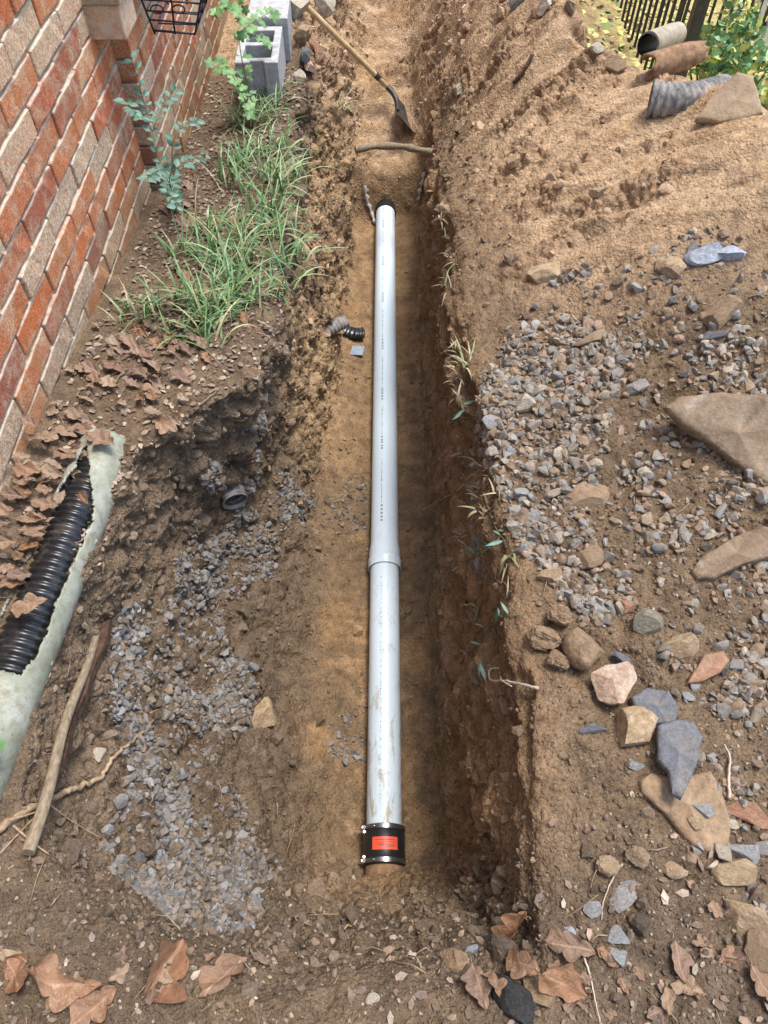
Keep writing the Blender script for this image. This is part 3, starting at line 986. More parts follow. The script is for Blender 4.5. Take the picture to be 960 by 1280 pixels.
# blade: dished plate, seen nearly edge-on
bd = (at_d(513, 157, (sA - EYE).length / ray(508, 152).length) - neck).normalized()
bside = Vector((-.35, .85, .35)); bside = (bside - bd * bside.dot(bd)).normalized(); bn = bd.cross(bside).normalized()
vv, ff = [], []
NB, MBn = 12, 10
for i in range(NB + 1):
    t_ = i / NB
    w = .105 * (1 if t_ < .45 else math.sqrt(max(0.0, 1 - ((t_ - .45) / .56) ** 2))) + .006
    for j in range(MBn + 1):
        q = -1 + 2 * j / MBn
        vv.append(neck + bd * (t_ * .20 - .015) + bside * (q * w) + bn * (.022 * q * q - .006))
for i in range(NB):
    for j in range(MBn):
        ff.append((i*(MBn+1)+j, i*(MBn+1)+j+1, (i+1)*(MBn+1)+j+1, (i+1)*(MBn+1)+j))
bl = part('blade', mesh_py('blade', vv, ff, True), M['black_metal'], shv)
bl.modifiers.new('thickness', 'SOLIDIFY').thickness = .003
st_ = [at_d(444, 187, 3.72), at_d(470, 183, 3.74), at_d(500, 183, 3.76), at_d(522, 187, 3.74), at_d(544, 191, 3.72)]
pp = curve_pts(st_, 6)
mb = MB(); mb.tube(pp, [.0165 + .003 * math.sin(i * .9) for i in range(len(pp))], 10)
tag(obj('stick', mb.mesh('stick', True, angle=60), M['wood_grey']), 'bare grey-brown stick wedged across the far trench above the pipe end', 'stick')

# ------------------------------------------------------------------ scraps of corrugated pipe
def corr_tube(name, label, keys, r, pitch, mat, squash=1.0, cat='pipe', half=False, taper=0.0):
    pts = curve_pts(keys, 24)
    L = [0]
    for a_, b_ in zip(pts[:-1], pts[1:]): L.append(L[-1] + (b_ - a_).length)
    n = int(L[-1] / pitch * 6)
    P_ = []
    for i in range(n + 1):
        s_ = L[-1] * i / n
        j = int(np.searchsorted(L, s_, 'right')) - 1; j = min(j, len(pts) - 2)
        P_.append(pts[j].lerp(pts[j + 1], (s_ - L[j]) / max(1e-6, L[j + 1] - L[j])))
    rads = [r * (1 - taper * i / n) * (1 + .085 * (1 if (i % 6) in (1, 2, 3) else -.6)) for i in range(n + 1)]
    mb = MB(); mb.tube(P_, rads, 28, cap=False)
    inner_r = [x * .86 for x in rads]
    me = mb.mesh(name, True)
    if squash != 1.0:
        c0 = sum((Vector(k) for k in keys), Vector()) / len(keys)
        for v in me.vertices: v.co.z = c0.z + (v.co.z - c0.z) * squash
    o = obj(name, me, mat)
    sm_ = o.modifiers.new('thickness', 'SOLIDIFY'); sm_.thickness = .003; sm_.offset = -1
    return tag(o, label, cat)
d0 = (hit(840, 130)[0] - EYE).length / ray(840, 130).length
corr_tube('corrugated_pipe', 'dusty grey corrugated pipe scrap lying on top of the spoil heap',
          [at_d(812, 124, d0 * .985), at_d(838, 126, d0 * .98), at_d(866, 122, d0 * .985), at_d(892, 112, d0 * 1.0), at_d(905, 106, d0 * 1.02)], .058, .021, M['dcorr'], .9, taper=.45)
c, n = hit_n(416, 420)
corr_tube('corrugated_pipe', 'torn dusty corrugated pipe end poking out of the left trench wall',
          [c + Vector((-.16, -.05, -.015)), c + Vector((-.07, -.01, .015)), c + Vector((.0, .03, .035)), c + Vector((.06, .075, .035))], .045, .018, M['dcorr'], .72, taper=.25)
c, n = hit_n(443, 421)
corr_tube('corrugated_scrap', 'curled black corrugated scrap lying by the white pipe below the torn pipe end',
          [c + Vector((-.045, .02, .022)), c + Vector((.0, .0, .026)), c + Vector((.05, .005, .02))], .036, .017, M['corr'], .55, cat='scrap')
c, n = hit_n(288, 615)
corr_tube('corrugated_pipe', 'black corrugated pipe end buried in the left bank under the overhang',
          [c + Vector((-.07, .14, .01)), c + Vector((-.01, .03, .0)), c + Vector((.02, -.035, -.01))], .042, .019, M['dcorr'])
# small blue-grey tile
c, n = hit_n(447, 441)
M['tile'] = mat_noise('blue_grey_tile', (.22, .27, .33), (.32, .37, .43), 60, .5, .1, .001, .4)
mb = MB(); mb.box((-.034, -.028, -.004), (.034, .028, .004))
o = obj('tile', mb.mesh('tile', bevel=.0012), M['tile']); o.location = c + Vector((0, 0, .014)); o.rotation_euler = (.25, -.15, -.25)
tag(o, 'small square blue-grey tile beside the white pipe', 'tile')
# ------------------------------------------------------------------ stones
def ico(sub):
    bm = bmesh.new()
    bmesh.ops.create_icosphere(bm, subdivisions=sub, radius=1.0)
    v = np.array([x.co[:] for x in bm.verts]); f = np.array([[x.index for x in fc.verts] for fc in bm.faces])
    bm.free()
    return v, f
ICO = {s: ico(s) for s in (1, 2, 3, 4, 5)}
def stone_arrays(seed, sub=2, cuts=9, lo=.55, hi=.9, rough=.04, flat=None):
    rg = np.random.default_rng(seed)
    v, f = ICO[sub]
    v = v.copy()
    for _ in range(cuts):
        n = rg.normal(size=3); n /= np.linalg.norm(n)
        d_ = rg.uniform(lo, hi)
        over = np.maximum(v @ n - d_, 0)
        v = v - over[:, None] * n[None]
    if flat:
        v[:, 2] = np.clip(v[:, 2], -flat, flat)
    if rough:
        v = v * (1 + rough * fbm(v.astype(np.float32) * 1.0 + seed * 3.1, 2.2, 3)[:, None] + (rough * .5 * fbm(v.astype(np.float32) + seed * 1.7, 7.0, 2)[:, None] if sub >= 4 else 0))
    v = v / np.abs(v).max(0)
    return v.astype(np.float32), f
def stone_mesh(name, seed, sub=2, smooth=True, **kw):
    v, f = stone_arrays(seed, sub, **kw)
    me = mesh_np(name, v, tris=f, smooth=smooth)
    if smooth: me.set_sharp_from_angle(angle=math.radians(24))
    return me

PAL_R = np.array([(.25, .25, .24), (.31, .31, .30), (.20, .20, .195), (.37, .365, .35), (.30, .275, .23), (.36, .29, .21), (.27, .19, .13), (.37, .27, .205), (.26, .265, .245), (.44, .40, .32), (.30, .22, .15)], np.float32)
PAL_L = np.array([(.24, .19, .135), (.21, .21, .21), (.26, .26, .255), (.17, .17, .17), (.31, .31, .305), (.23, .22, .20), (.19, .165, .135)], np.float32)
PAL_S = np.array([(.30, .20, .115), (.25, .165, .095), (.36, .25, .15), (.20, .135, .085), (.40, .29, .18)], np.float32)
stops_grey = [(0, (.17, .17, .17)), (.2, (.26, .26, .255)), (.4, (.20, .20, .19)), (.6, (.30, .29, .27)), (.8, (.22, .225, .225)), (1, (.28, .235, .175))]
M['gravel'] = mat_stone('grey_crushed_stone', stops_grey, 'random', scale=4.5, bump=.3)
M['gravel_mass'] = mat_stone('grey_gravel', None, 'attr', scale=120, dust_amt=.40, dust=(.29, .205, .13))
M['clod'] = mat_stone('earth_clods', None, 'attr', scale=160, dust_amt=.0, rough=.95, bump=.6)
def rockmat(name, a, b, c=None, dust=.35):
    return mat_stone(name, [(.28, a), (.5, b), (.72, c or b)], 'own', scale=4.5, dust_amt=dust * 1.7, bump=.8, dust=(.26, .185, .12))
M['r_tan'] = rockmat('tan_rock', (.30, .20, .11), (.40, .29, .17), (.50, .39, .26))
M['r_brown'] = rockmat('brown_rock', (.20, .135, .08), (.29, .195, .115), (.36, .26, .16))
M['r_slab'] = mat_stone('mottled_slab', [(.28, (.11, .075, .048)), (.46, (.19, .135, .085)), (.60, (.26, .19, .125)), (.74, (.42, .37, .30))], 'own', scale=6.5, dust_amt=.4, bump=.9)
M['r_pink'] = rockmat('pink_rock', (.42, .24, .17), (.48, .34, .24), (.55, .46, .36), .15)
M['r_red'] = rockmat('red_rock', (.32, .15, .085), (.38, .20, .12), (.36, .26, .17), .2)
M['r_slate'] = rockmat('slate_rock', (.10, .105, .115), (.15, .155, .165), (.22, .19, .16), .3)
M['r_grey'] = rockmat('grey_rock', (.23, .235, .23), (.30, .30, .29), (.38, .37, .34), .2)
M['r_blue'] = rockmat('blue_grey_rock', (.30, .34, .40), (.40, .44, .50), (.48, .50, .53), .12)
M['r_cream'] = rockmat('cream_rock', (.42, .36, .26), (.52, .46, .35), (.60, .54, .44), .15)
M['r_olive'] = rockmat('olive_rock', (.17, .165, .12), (.23, .21, .155), (.29, .25, .18), .3)
M['r_black'] = rockmat('black_lump', (.012, .012, .013), (.03, .029, .028), (.05, .045, .04), .12)

def px_dir(u, v, ang, n, c):
    """world direction on the plane (c, n) that runs at image angle ang (degrees, clockwise from right)"""
    a = math.radians(ang)
    r = ray(u + 12 * math.cos(a), v + 12 * math.sin(a))
    den = r.dot(n)
    if abs(den) < 1e-4: return Vector((1, 0, 0))
    q = EYE + r * ((c - EYE).dot(n) / den)
    return (q - c).normalized()
def rock(u, v, w, h, ang, mat, label, cat='rock', thick=.6, sink=.33, seed=None, name='rock', cuts=11, flat=None, group=None, sub=5, rough=.055, lo=.36, hi=.78, tilt=None):
    c, n = hit_n(u, v, 14)
    view = (EYE - c).normalized()
    n = (n * .65 + view * .35).normalized() if tilt is None else (n + Vector(tilt)).normalized()
    ex = px_dir(u, v, ang, n, c)
    ex = (ex - n * ex.dot(n)).normalized()
    ey = n.cross(ex)
    s = F_PX / ((c - EYE).dot(Vector((0, CP, -SP))))
    a = w / s / 2
    fore = max(.45, abs(n.dot(view)))
    b = h / s / 2 / (fore if abs(math.sin(math.radians(ang))) < .8 else 1)
    t_ = min(a, b) * thick
    me = stone_mesh(name, seed if seed is not None else int(u * 7 + v), sub, cuts=cuts, flat=flat, rough=rough, lo=lo, hi=hi)
    me.materials.append(mat)
    mtx = Matrix((( ex.x*a, ey.x*b, n.x*t_, 0), (ex.y*a, ey.y*b, n.y*t_, 0), (ex.z*a, ey.z*b, n.z*t_, 0), (0, 0, 0, 1)))
    mtx.translation = c + n * t_ * (1 - 2 * sink)
    o = obj(name, me, None, None, mtx)
    return tag(o, label, cat, group)

def slab(pix, thick, mat, label, cat='slab', name='stone_slab', tilt=(0, 0, 0), lift=0.0, seed=1, taper=.9, bev=.10, z_lift=0.0):
    """flat stone whose outline lies on a tilted plane over the ground; real thickness, chipped edges"""
    cu = sum(q[0] for q in pix) / len(pix); cv = sum(q[1] for q in pix) / len(pix)
    c, n_ = hit_n(min(cu, 945), cv, 16)
    n_ = (n_ + Vector(tilt)).normalized()
    c = c + n_ * lift
    pts = []
    for (u, v) in pix:
        r = ray(u, v)
        pts.append(EYE + r * ((c - EYE).dot(n_) / r.dot(n_)))
    c = sum(pts, Vector()) / len(pts)
    ex = (pts[0] - c); ex = (ex - n_ * ex.dot(n_)).normalized(); ey = n_.cross(ex)
    loc = [Vector(((q - c).dot(ex), (q - c).dot(ey))) for q in pts]
    size = max(l.length for l in loc)
    rg_ = random.Random(seed)
    ring_pts = []
    m = len(loc)
    for i in range(m):
        p_, q_ = loc[i], loc[(i + 1) % m]
        k_ = max(2, int((q_ - p_).length / size * 7))
        for j in range(k_):
            ring_pts.append(p_.lerp(q_, j / k_) * (1 + (0 if j == 0 else rg_.gauss(0, .012))))
    area = sum(ring_pts[i].x * ring_pts[(i + 1) % len(ring_pts)].y - ring_pts[(i + 1) % len(ring_pts)].x * ring_pts[i].y for i in range(len(ring_pts)))
    if area < 0: ring_pts.reverse()
    K = len(ring_pts); t_ = thick / size
    V_, F_ = [], []
    rings = [(1.0 - bev * 2.6, 0.0), (1.0 - bev, -t_ * .03), (1.0 - bev * .25, -t_ * .16), (1.0, -t_ * .5), (taper, -t_), (taper * .5, -t_ * 1.05)]
    inner = [.0, .25, .5]
    rr = [(q, 0.0) for q in (.2, .45)] + rings
    for (q, z) in rr:
        for l in ring_pts:
            V_.append((l.x / size * q, l.y / size * q, z))
    for i in range(len(rr) - 1):
        for j in range(K):
            j2 = (j + 1) % K
            F_.append((i*K+j, i*K+K+j, i*K+K+j2, i*K+j2))
    V_.append((0, 0, 0)); V_.append((0, 0, -t_ * 1.05))
    for j in range(K):
        F_.append((len(V_) - 2, j, (j + 1) % K)); b_ = (len(rr) - 1) * K
        F_.append((len(V_) - 1, b_ + (j + 1) % K, b_ + j))
    bm = bmesh.new()
    vs = [bm.verts.new(v) for v in V_]
    for f in F_: bm.faces.new([vs[i] for i in f])
    bmesh.ops.triangulate(bm, faces=bm.faces)
    bmesh.ops.subdivide_edges(bm, edges=[e for e in bm.edges if e.calc_length() > .12], cuts=2, use_grid_fill=True)
    bmesh.ops.recalc_face_normals(bm, faces=bm.faces)
    co = np.array([v.co[:] for v in bm.verts], np.float32)
    dn = .016 * fbm(co + seed, 2.0, 2) + .010 * (billow(co + seed, 5.0, 2) - .6)
    for v, d_ in zip(bm.verts, dn):
        v.co += v.normal * float(d_) if v.normal.length > 0 else Vector((0, 0, float(d_)))
    me = bpy.data.meshes.new(name); bm.to_mesh(me); bm.free()
    me.polygons.foreach_set('use_smooth', [True] * len(me.polygons))
    me.set_sharp_from_angle(angle=math.radians(50))
    me.materials.append(mat)
    mt = Matrix(((ex.x*size, ey.x*size, n_.x*size, 0), (ex.y*size, ey.y*size, n_.y*size, 0), (ex.z*size, ey.z*size, n_.z*size, 0), (0, 0, 0, 1)))
    mt.translation = c
    return tag(obj(name, me, None, None, mt), label, cat)
slab([(832, 507), (850, 493), (905, 487), (960, 492), (1010, 520), (1020, 600), (985, 622), (952, 602), (915, 575), (880, 548), (852, 528)], .05, M['r_slab'], 'large flat tan-brown stone slab propped on the gravel at the right edge', tilt=(-.1, -.25, .1), lift=.045, seed=5)
slab([(865, 712), (880, 692), (920, 668), (958, 655), (985, 662), (980, 690), (930, 705), (895, 722), (872, 722)], .045, M['r_slab'], 'long brown and grey striped stone slab on gravel below the large flat slab', lift=.03, seed=6)
slab([(822, 905), (845, 897), (868, 900), (880, 920), (872, 955), (852, 998), (840, 992), (836, 965), (822, 948)], .03, M['r_slate'], 'dark slate stone pointing down over the flat brown slab', 'rock', 'rock', lift=.045, seed=7, tilt=(-.1, -.1, 0))
slab([(800, 975), (815, 965), (850, 972), (890, 962), (905, 990), (917, 1030), (912, 1062), (890, 1068), (865, 1055), (830, 1015), (803, 990)], .03, M['r_brown'], 'flat rounded brown slab under the pointed slate stone', lift=.018, seed=8, bev=.12)
slab([(868, 148), (890, 118), (922, 88), (942, 92), (950, 118), (955, 140), (935, 148), (900, 152)], .035, M['r_tan'], 'large tan triangular slab leaning behind the grey corrugated pipe', lift=.05, seed=9, tilt=(-.35, -.5, 0))
slab([(788, 870), (808, 858), (838, 862), (850, 885), (845, 905), (822, 905), (800, 898)], .04, M['r_slate'], 'dark blue-grey flat rock right of the pink rock', 'rock', 'rock', lift=.035, seed=10)
slab([(858, 855), (880, 818), (905, 812), (915, 828), (900, 842), (878, 852)], .03, M['r_red'], 'red triangular stone at the lower right of the gravel', 'rock', 'rock', lift=.022, seed=11)
rock(884, 318, 56, 26, -18, M['r_blue'], 'pale blue-grey rock, the left one of a pair on the upper gravel', thick=.7, seed=14)
rock(915, 318, 44, 22, -12, M['r_blue'], 'pale blue-grey rock, the right one of a pair on the upper gravel', thick=.7, seed=15)
rock(682, 340, 52, 34, -8, M['r_tan'], 'tan wedge-shaped rock at the top edge of the gravel near the trench', seed=16)
rock(745, 425, 56, 20, -14, M['r_tan'], 'long flat tan stone lying alone in the upper gravel', seed=17, thick=.7)
rock(656, 511, 24, 34, 75, M['r_cream'], 'cream block-shaped stone standing in the gravel near the trench edge', seed=18, thick=1.0, sink=.1)
rock(895, 395, 66, 34, -30, M['r_brown'], 'brown oblong rock half buried above a small grey flat stone', seed=19)
rock(890, 419, 36, 15, -14, M['r_slate'], 'small flat grey stone just below the brown oblong rock', seed=20, thick=.6)
rock(838, 335, 40, 34, 60, M['r_tan'], 'tan cracked rock to the left of the blue-grey pair', seed=21)
rock(735, 630, 76, 56, -35, M['r_brown'], 'rounded brown boulder half buried in the middle of the gravel', seed=22, sink=.62, cuts=4)
rock(797, 487, 22, 30, 70, M['r_grey'], 'light grey stone leaning beside the bare soil left of the large slab', seed=23)
rock(764, 857, 58, 54, -20, M['r_pink'], 'pink and cream rounded rock at the lower end of the gravel', seed=24, thick=.95, sink=.1)
rock(734, 818, 62, 52, 20, M['r_brown'], 'dull brown block above the pink rock', seed=25, thick=.9, sink=.15)
rock(797, 918, 66, 62, 55, M['r_tan'], 'angular brown rock with a tan face below the pink rock', seed=26, thick=.8)
rock(921, 1094, 66, 38, 8, M['r_tan'], 'tan lens-shaped stone below the light speckled grey stone', seed=34, thick=.8)
rock(926, 1141, 74, 46, 42, M['r_tan'], 'pale tan rough stone slanting at the right edge near the bottom', seed=35, thick=.8, rough=.16)
rock(946, 1186, 44, 44, 40, M['r_brown'], 'brown stone under the pale tan rough stone at the right edge', seed=36)
rock(927, 1064, 40, 28, 25, M['r_grey'], 'light speckled grey stone right of the flat rounded brown slab', seed=37, thick=.8)
rock(881, 1015, 36, 20, 12, M['r_grey'], 'small light grey stone lying on the flat rounded brown slab', seed=38, thick=.7, sink=-.3)
rock(866, 1027, 24, 20, 30, M['r_tan'], 'small tan stone lying on the flat rounded brown slab', seed=39, thick=.7, sink=-.3)
rock(936, 1020, 62, 34, 14, M['r_red'], 'reddish brown stone at the right edge above the speckled grey stone', seed=40)
rock(850, 808, 44, 34, -30, M['r_tan'], 'tan five-sided stone left of the red triangular stone', seed=42, thick=.7)
rock(803, 781, 50, 34, -10, M['r_olive'], 'dark olive wedge of stone in the lower gravel', seed=43, thick=.8)
rock(785, 760, 26, 30, 70, M['r_red'], 'small reddish brown cube-like stone above the dark olive wedge', seed=44, thick=.9)
rock(732, 700, 46, 30, -28, M['r_brown'], 'brown oblong earthy stone in the gravel above the tan ochre stone', seed=45, thick=.8)
rock(691, 721, 40, 22, -15, M['r_tan'], 'ochre oblong stone near the trench edge in the middle gravel', seed=46, thick=.8)
rock(699, 774, 34, 30, 10, M['r_brown'], 'round earthy clod above the larger clod at the trench edge', 'clod', .9, .1, 47, 'earth_clod', cuts=3, rough=.25)
rock(680, 799, 44, 36, 15, M['r_brown'], 'large crumbly brown clod at the trench edge', 'clod', .9, .1, 48, 'earth_clod', cuts=3, rough=.28)
rock(698, 828, 30, 24, 15, M['r_brown'], 'small brown clod below the large crumbly clod', 'clod', .9, .1, 49, 'earth_clod', cuts=3, rough=.25)
rock(777, 826, 26, 26, 0, M['r_slate'], 'dark grey rounded stone touching the pink rock', seed=50, thick=.9)
rock(742, 910, 16, 44, 80, M['r_slate'], 'thin dark grey shard below the brown block', seed=51, thick=.6)
rock(791, 956, 30, 14, 12, M['r_grey'], 'flat grey stone under the angular brown rock', seed=52)
rock(776, 1125, 30, 42, 65, M['r_grey'], 'grey arrow-shaped stone lying on the bare soil at lower right', seed=53, thick=.5)
rock(740, 1139, 24, 24, 20, M['r_grey'], 'grey square stone left of the arrow-shaped stone', seed=54, thick=.5)
rock(784, 1107, 12, 28, 80, M['r_grey'], 'thin pale grey stone touching the arrow-shaped stone', seed=55, thick=.5)
rock(840, 1086, 38, 25, -5, M['r_tan'], 'tan box-shaped stone below the flat rounded slab', seed=56, thick=.9)
rock(759, 1082, 34, 26, 12, M['r_tan'], 'orange-tan crumbly clod left of the box-shaped stone', 'clod', .8, .2, 57, 'earth_clod', cuts=3, rough=.25)
rock(795, 1073, 34, 26, -8, M['r_tan'], 'orange-tan crumbly clod touching the box-shaped stone', 'clod', .8, .2, 58, 'earth_clod', cuts=3, rough=.25)
rock(773, 1172, 30, 26, -30, M['r_grey'], 'flat grey-green stone above the pale fragment at lower right', seed=59, thick=.4)
rock(773, 1194, 30, 22, 25, M['r_grey'], 'pale grey fragment below the flat grey-green stone', seed=60, thick=.5)
rock(711, 1166, 18, 14, 40, M['r_blue'], 'small blue-grey chip right of the upright orange leaf', seed=61, thick=.6)
rock(638, 1243, 84, 44, 42, M['r_black'], 'black lump among brown leaves at the bottom of the picture', 'lump', .75, .2, 64, 'black_lump', cuts=12, rough=.12)
rock(676, 1240, 44, 36, 10, M['r_brown'], 'dull brown stone right of the black lump', seed=63)
rock(568, 1199, 46, 26, 25, M['r_brown'], 'brown block lodged in the soil left of the grey chip', seed=64)
rock(588, 1190, 18, 22, 60, M['r_blue'], 'grey chip lodged beside the brown block at the trench end', seed=65)
rock(466, 1252, 17, 20, 70, M['r_cream'], 'small cream pebble on the soil at the bottom centre', 'pebble', seed=66, thick=.8)
rock(328, 897, 36, 38, 20, M['r_tan'], 'round tan stone on the left slope of the trench', seed=67, thick=.8)
rock(362, 530, 20, 40, 85, M['r_brown'], 'dark brown upright stone in the left trench wall below the overhang', seed=68)
rock(212, 972, 20, 30, 0, M['r_olive'], 'brown stone among the grey gravel near the gnarled root', seed=69)
rock(126, 942, 18, 20, 0, M['r_cream'], 'pale pinkish stone in the grey gravel right of the pole', seed=70)
rock(196, 1068, 26, 30, 70, M['r_grey'], 'largest pale grey stone in the lower left gravel', seed=71)
rock(177, 1070, 22, 26, 60, M['r_slate'], 'dark grey stone beside the largest pale stone in the left gravel', seed=72)
# far end
rock(686, 8, 24, 22, 0, M['r_cream'], 'round cream stone on the crest of the spoil heap', seed=80, thick=.9, sink=.1)
rock(673, 18, 20, 18, -30, M['r_red'], 'reddish stone just below the round cream stone', seed=81, thick=.8)
rock(650, 6, 34, 16, 0, M['r_slate'], 'dark flat stone left of the round cream stone on the crest', seed=82)
rock(712, 8, 26, 12, 0, M['r_brown'], 'dark brown stone right of the round cream stone on the crest', seed=83)
rock(640, 205, 24, 14, -25, M['r_tan'], 'tan stone halfway up the sandy spoil slope', seed=84)
rock(576, 112, 18, 14, 0, M['r_cream'], 'pale stone at the far right edge of the trench', seed=85)
rock(806, 185, 26, 12, -18, M['r_brown'], 'flat brown stone on the upper spoil slope below the grey corrugated pipe', seed=86)
rock(828, 90, 22, 20, 70, M['r_grey'], 'grey upright stone under the broken clay pipe', seed=87, thick=.9, sink=.1)
rock(842, 80, 18, 16, 0, M['r_tan'], 'tan stone right of the grey upright stone under the clay pipe', seed=88, thick=.9, sink=.1)
rock(773, 85, 26, 22, -30, M['r_tan'], 'tan rock on the crest left of the clay pipe', seed=89)
rock(750, 240, 30, 12, -10, M['r_tan'], 'low tan stone on the sandy slope above the gravel', seed=90)
rock(745, 60, 22, 9, -25, M['r_cream'], 'pale sliver of stone near the fence foot', seed=91)
# concrete rubble by the left bank
for i, (u, v, w, h, m, lab) in enumerate([
    (372, 18, 34, 22, 'r_cream', 'pale concrete lump behind the concrete blocks'),
    (376, 47, 26, 22, 'r_brown', 'brown round stone beside the concrete blocks'),
    (377, 72, 20, 16, 'r_slate', 'dark round stone at the foot of the concrete blocks'),
    (384, 84, 16, 14, 'r_pink', 'pinkish stone at the foot of the concrete blocks'),
    (390, 60, 14, 22, 'r_red', 'upright reddish clod on the left bank near the shovel handle'),
    (400, 12, 30, 18, 'r_cream', 'pale broken concrete right of the shovel handle top'),
    (374, 100, 18, 12, 'r_cream', 'small cream stone on the bank below the concrete blocks')]):
    rock(u, v, w, h, 0, M[m], lab, seed=110 + i, thick=.9, sink=.1)

# ------------------------------------------------------------------ gravel: 300 largest stones singly, the rest as masses
POLY_R = poly_of([(600, 470), (640, 400), (700, 345), (800, 300), (960, 285), (1120, 300), (1150, 640), (1120, 930), (960, 925), (860, 860), (790, 800), (720, 790), (690, 750), (640, 690), (612, 600), (596, 520)])
POLY_RD = poly_of([(604, 470), (640, 420), (740, 390), (770, 470), (760, 560), (720, 640), (760, 700), (800, 760), (740, 800), (690, 740), (640, 680), (614, 600), (600, 530)])
POLY_RB = poly_of([(830, 830), (960, 800), (1080, 800), (1080, 1200), (960, 1200), (930, 1100), (860, 1060), (860, 950)])
POLY_L = poly_of([(115, 740), (240, 640), (300, 600), (350, 600), (395, 640), (330, 700), (285, 800), (330, 880), (280, 950), (290, 1010), (350, 1075), (330, 1140), (290, 1185), (180, 1165), (100, 1110), (60, 1075), (110, 880)])
POLY_L2 = poly_of([(395, 640), (440, 590), (470, 600), (466, 660), (420, 670)])
POLY_L3 = poly_of([(405, 890), (455, 890), (455, 955), (410, 950)])
def soft_poly(poly, blur_noise=3.0, amp=.05):
    q = PV[:, :2] + amp * np.stack([fbm(PV, blur_noise, 2, off=70), fbm(PV, blur_noise, 2, off=80)], 1)
    return in_poly(q, poly).astype(np.float32)
near_y = (PV[:, 1] < 3.0).astype(np.float32)
mR, mRD, mRB = soft_poly(POLY_R), soft_poly(POLY_RD), soft_poly(POLY_RB)
notpipe = (np.abs(PV[:, 0]) > .07).astype(np.float32)
mL = soft_poly(POLY_L, 4.0, .11) * (PV[:, 0] < -.2) * (PV[:, 2] < -.2); mL2 = (soft_poly(POLY_L2, amp=.03) + soft_poly(POLY_L3, amp=.02)) * notpipe * (PV[:, 0] < 0)
patch = smooth01(fbm(PV, 3.4, 3, off=90), -.18, .12)
patch2 = smooth01(fbm(PV, 5.0, 3, off=95), -.1, .15)

def rand_rot(n, rng):
    q = rng.normal(size=(n, 4)); q /= np.linalg.norm(q, axis=1)[:, None]
    w, x, y, z = q.T
    return np.stack([np.stack([1-2*(y*y+z*z), 2*(x*y-z*w), 2*(x*z+y*w)], -1),
                     np.stack([2*(x*y+z*w), 1-2*(x*x+z*z), 2*(y*z-x*w)], -1),
                     np.stack([2*(x*z-y*w), 2*(y*z+x*w), 1-2*(x*x+y*y)], -1)], 1)
def stone_mass(name, ks, sizes, palette, mat, label, sub=2, sink=.1, shapes=14, rng=RNG, smooth=False, aspect=(.55, 1.0), kw=None):
    kw = kw or dict(cuts=11, lo=.34, hi=.72, rough=.05)
    bases = [stone_arrays(500 + i, sub, **kw) for i in range(shapes)]
    which = rng.integers(0, shapes, len(ks))
    Vs, Fs, Cs, off = [], [], [], 0
    for b in range(shapes):
        sel = np.where(which == b)[0]
        if not len(sel): continue
        bv, bf = bases[b]
        m = len(sel)
        sc = np.stack([np.ones(m), rng.uniform(aspect[0], aspect[1], m), rng.uniform(aspect[0] * .8, aspect[1] * .85, m)], 1) * sizes[sel][:, None] / 2
        R = rand_rot(m, rng)
        v = np.einsum('mij,mkj->mki', R, bv[None] * sc[:, None, :])
        k = ks[sel]
        v = v + (PV[k] + NV[k] * (sizes[sel] * rng.uniform(-.08, .20, m))[:, None])[:, None, :]
        Vs.append(v.reshape(-1, 3))
        f = bf[None] + (np.arange(m) * len(bv))[:, None, None] + off
        Fs.append(f.reshape(-1, 3)); off += m * len(bv)
        c = palette[rng.integers(0, len(palette), m)] * rng.uniform(.75, 1.25, (m, 1))
        Cs.append(np.repeat(c, len(bv), 0))
    me = mesh_np(name, np.concatenate(Vs), tris=np.concatenate(Fs), smooth=smooth, col=np.concatenate(Cs))
    o = obj(name, me, mat)
    return tag(o, label, None, None, 'stuff')
PAL_R = PAL_R * .76 * np.array([1.05, 1.0, .93], np.float32); PAL_L = PAL_L * .78 * np.array([1.0, 1.01, 1.01], np.float32)
def sizes_of(n, med, sig, lo, hi):
    return np.clip(med * np.exp(RNG.normal(size=n) * sig), lo, hi)

n = 6600
ks = pick(mR * (.10 + .8 * patch * patch2 + mRD * (.75 + .9 * patch2)) + mRB * .75 * patch2, n)
stone_mass('gravel', ks, sizes_of(n, .0195, .42, .008, .042), PAL_R, M['gravel_mass'], 'grey and brown crushed stone strewn over the right bank')
n = 5600
ks = pick(mL * (.18 + patch2 * (.4 + patch) + .8 * patch * (1 - smooth01(PV[:, 1], .3, .6))) + mL2 * .3, n)
stone_mass('gravel', ks, sizes_of(n, .018, .38, .008, .034), PAL_L, M['gravel_mass'], 'grey crushed stone covering the left slope of the trench')

GS = []
for i in range(12):
    me = stone_mesh('gravel_stone', 700 + i, 3, cuts=12, lo=.34, hi=.72, rough=.05)
    me.materials.append(M['gravel']); GS.append(me)
def single_stones(mask, n, med, label, group, cat='stone'):
    k_ = pick(mask, n)
    sz = sizes_of(n, med, .25, med * .8, med * 1.8)
    for k, s_ in zip(k_, sz):
        o = bpy.data.objects.new('gravel_stone', random.choice(GS)); COL.objects.link(o)
        nrm = Vector(NV[k].tolist()); pos = Vector(PV[k].tolist())
        qr = Quaternion(nrm.orthogonal().normalized(), random.gauss(0, .5)) @ Quaternion((0, 0, 1), random.uniform(0, 6.28))
        base = Vector((0, 0, 1)).rotation_difference(nrm)
        o.matrix_basis = Matrix.Translation(pos + nrm * s_ * random.uniform(-.02, .16)) @ (qr @ base).to_matrix().to_4x4() @ Matrix.Diagonal((s_ / 2, s_ / 2 * random.uniform(.6, .95), s_ / 2 * random.uniform(.4, .75), 1))
        tag(o, label, cat, group)
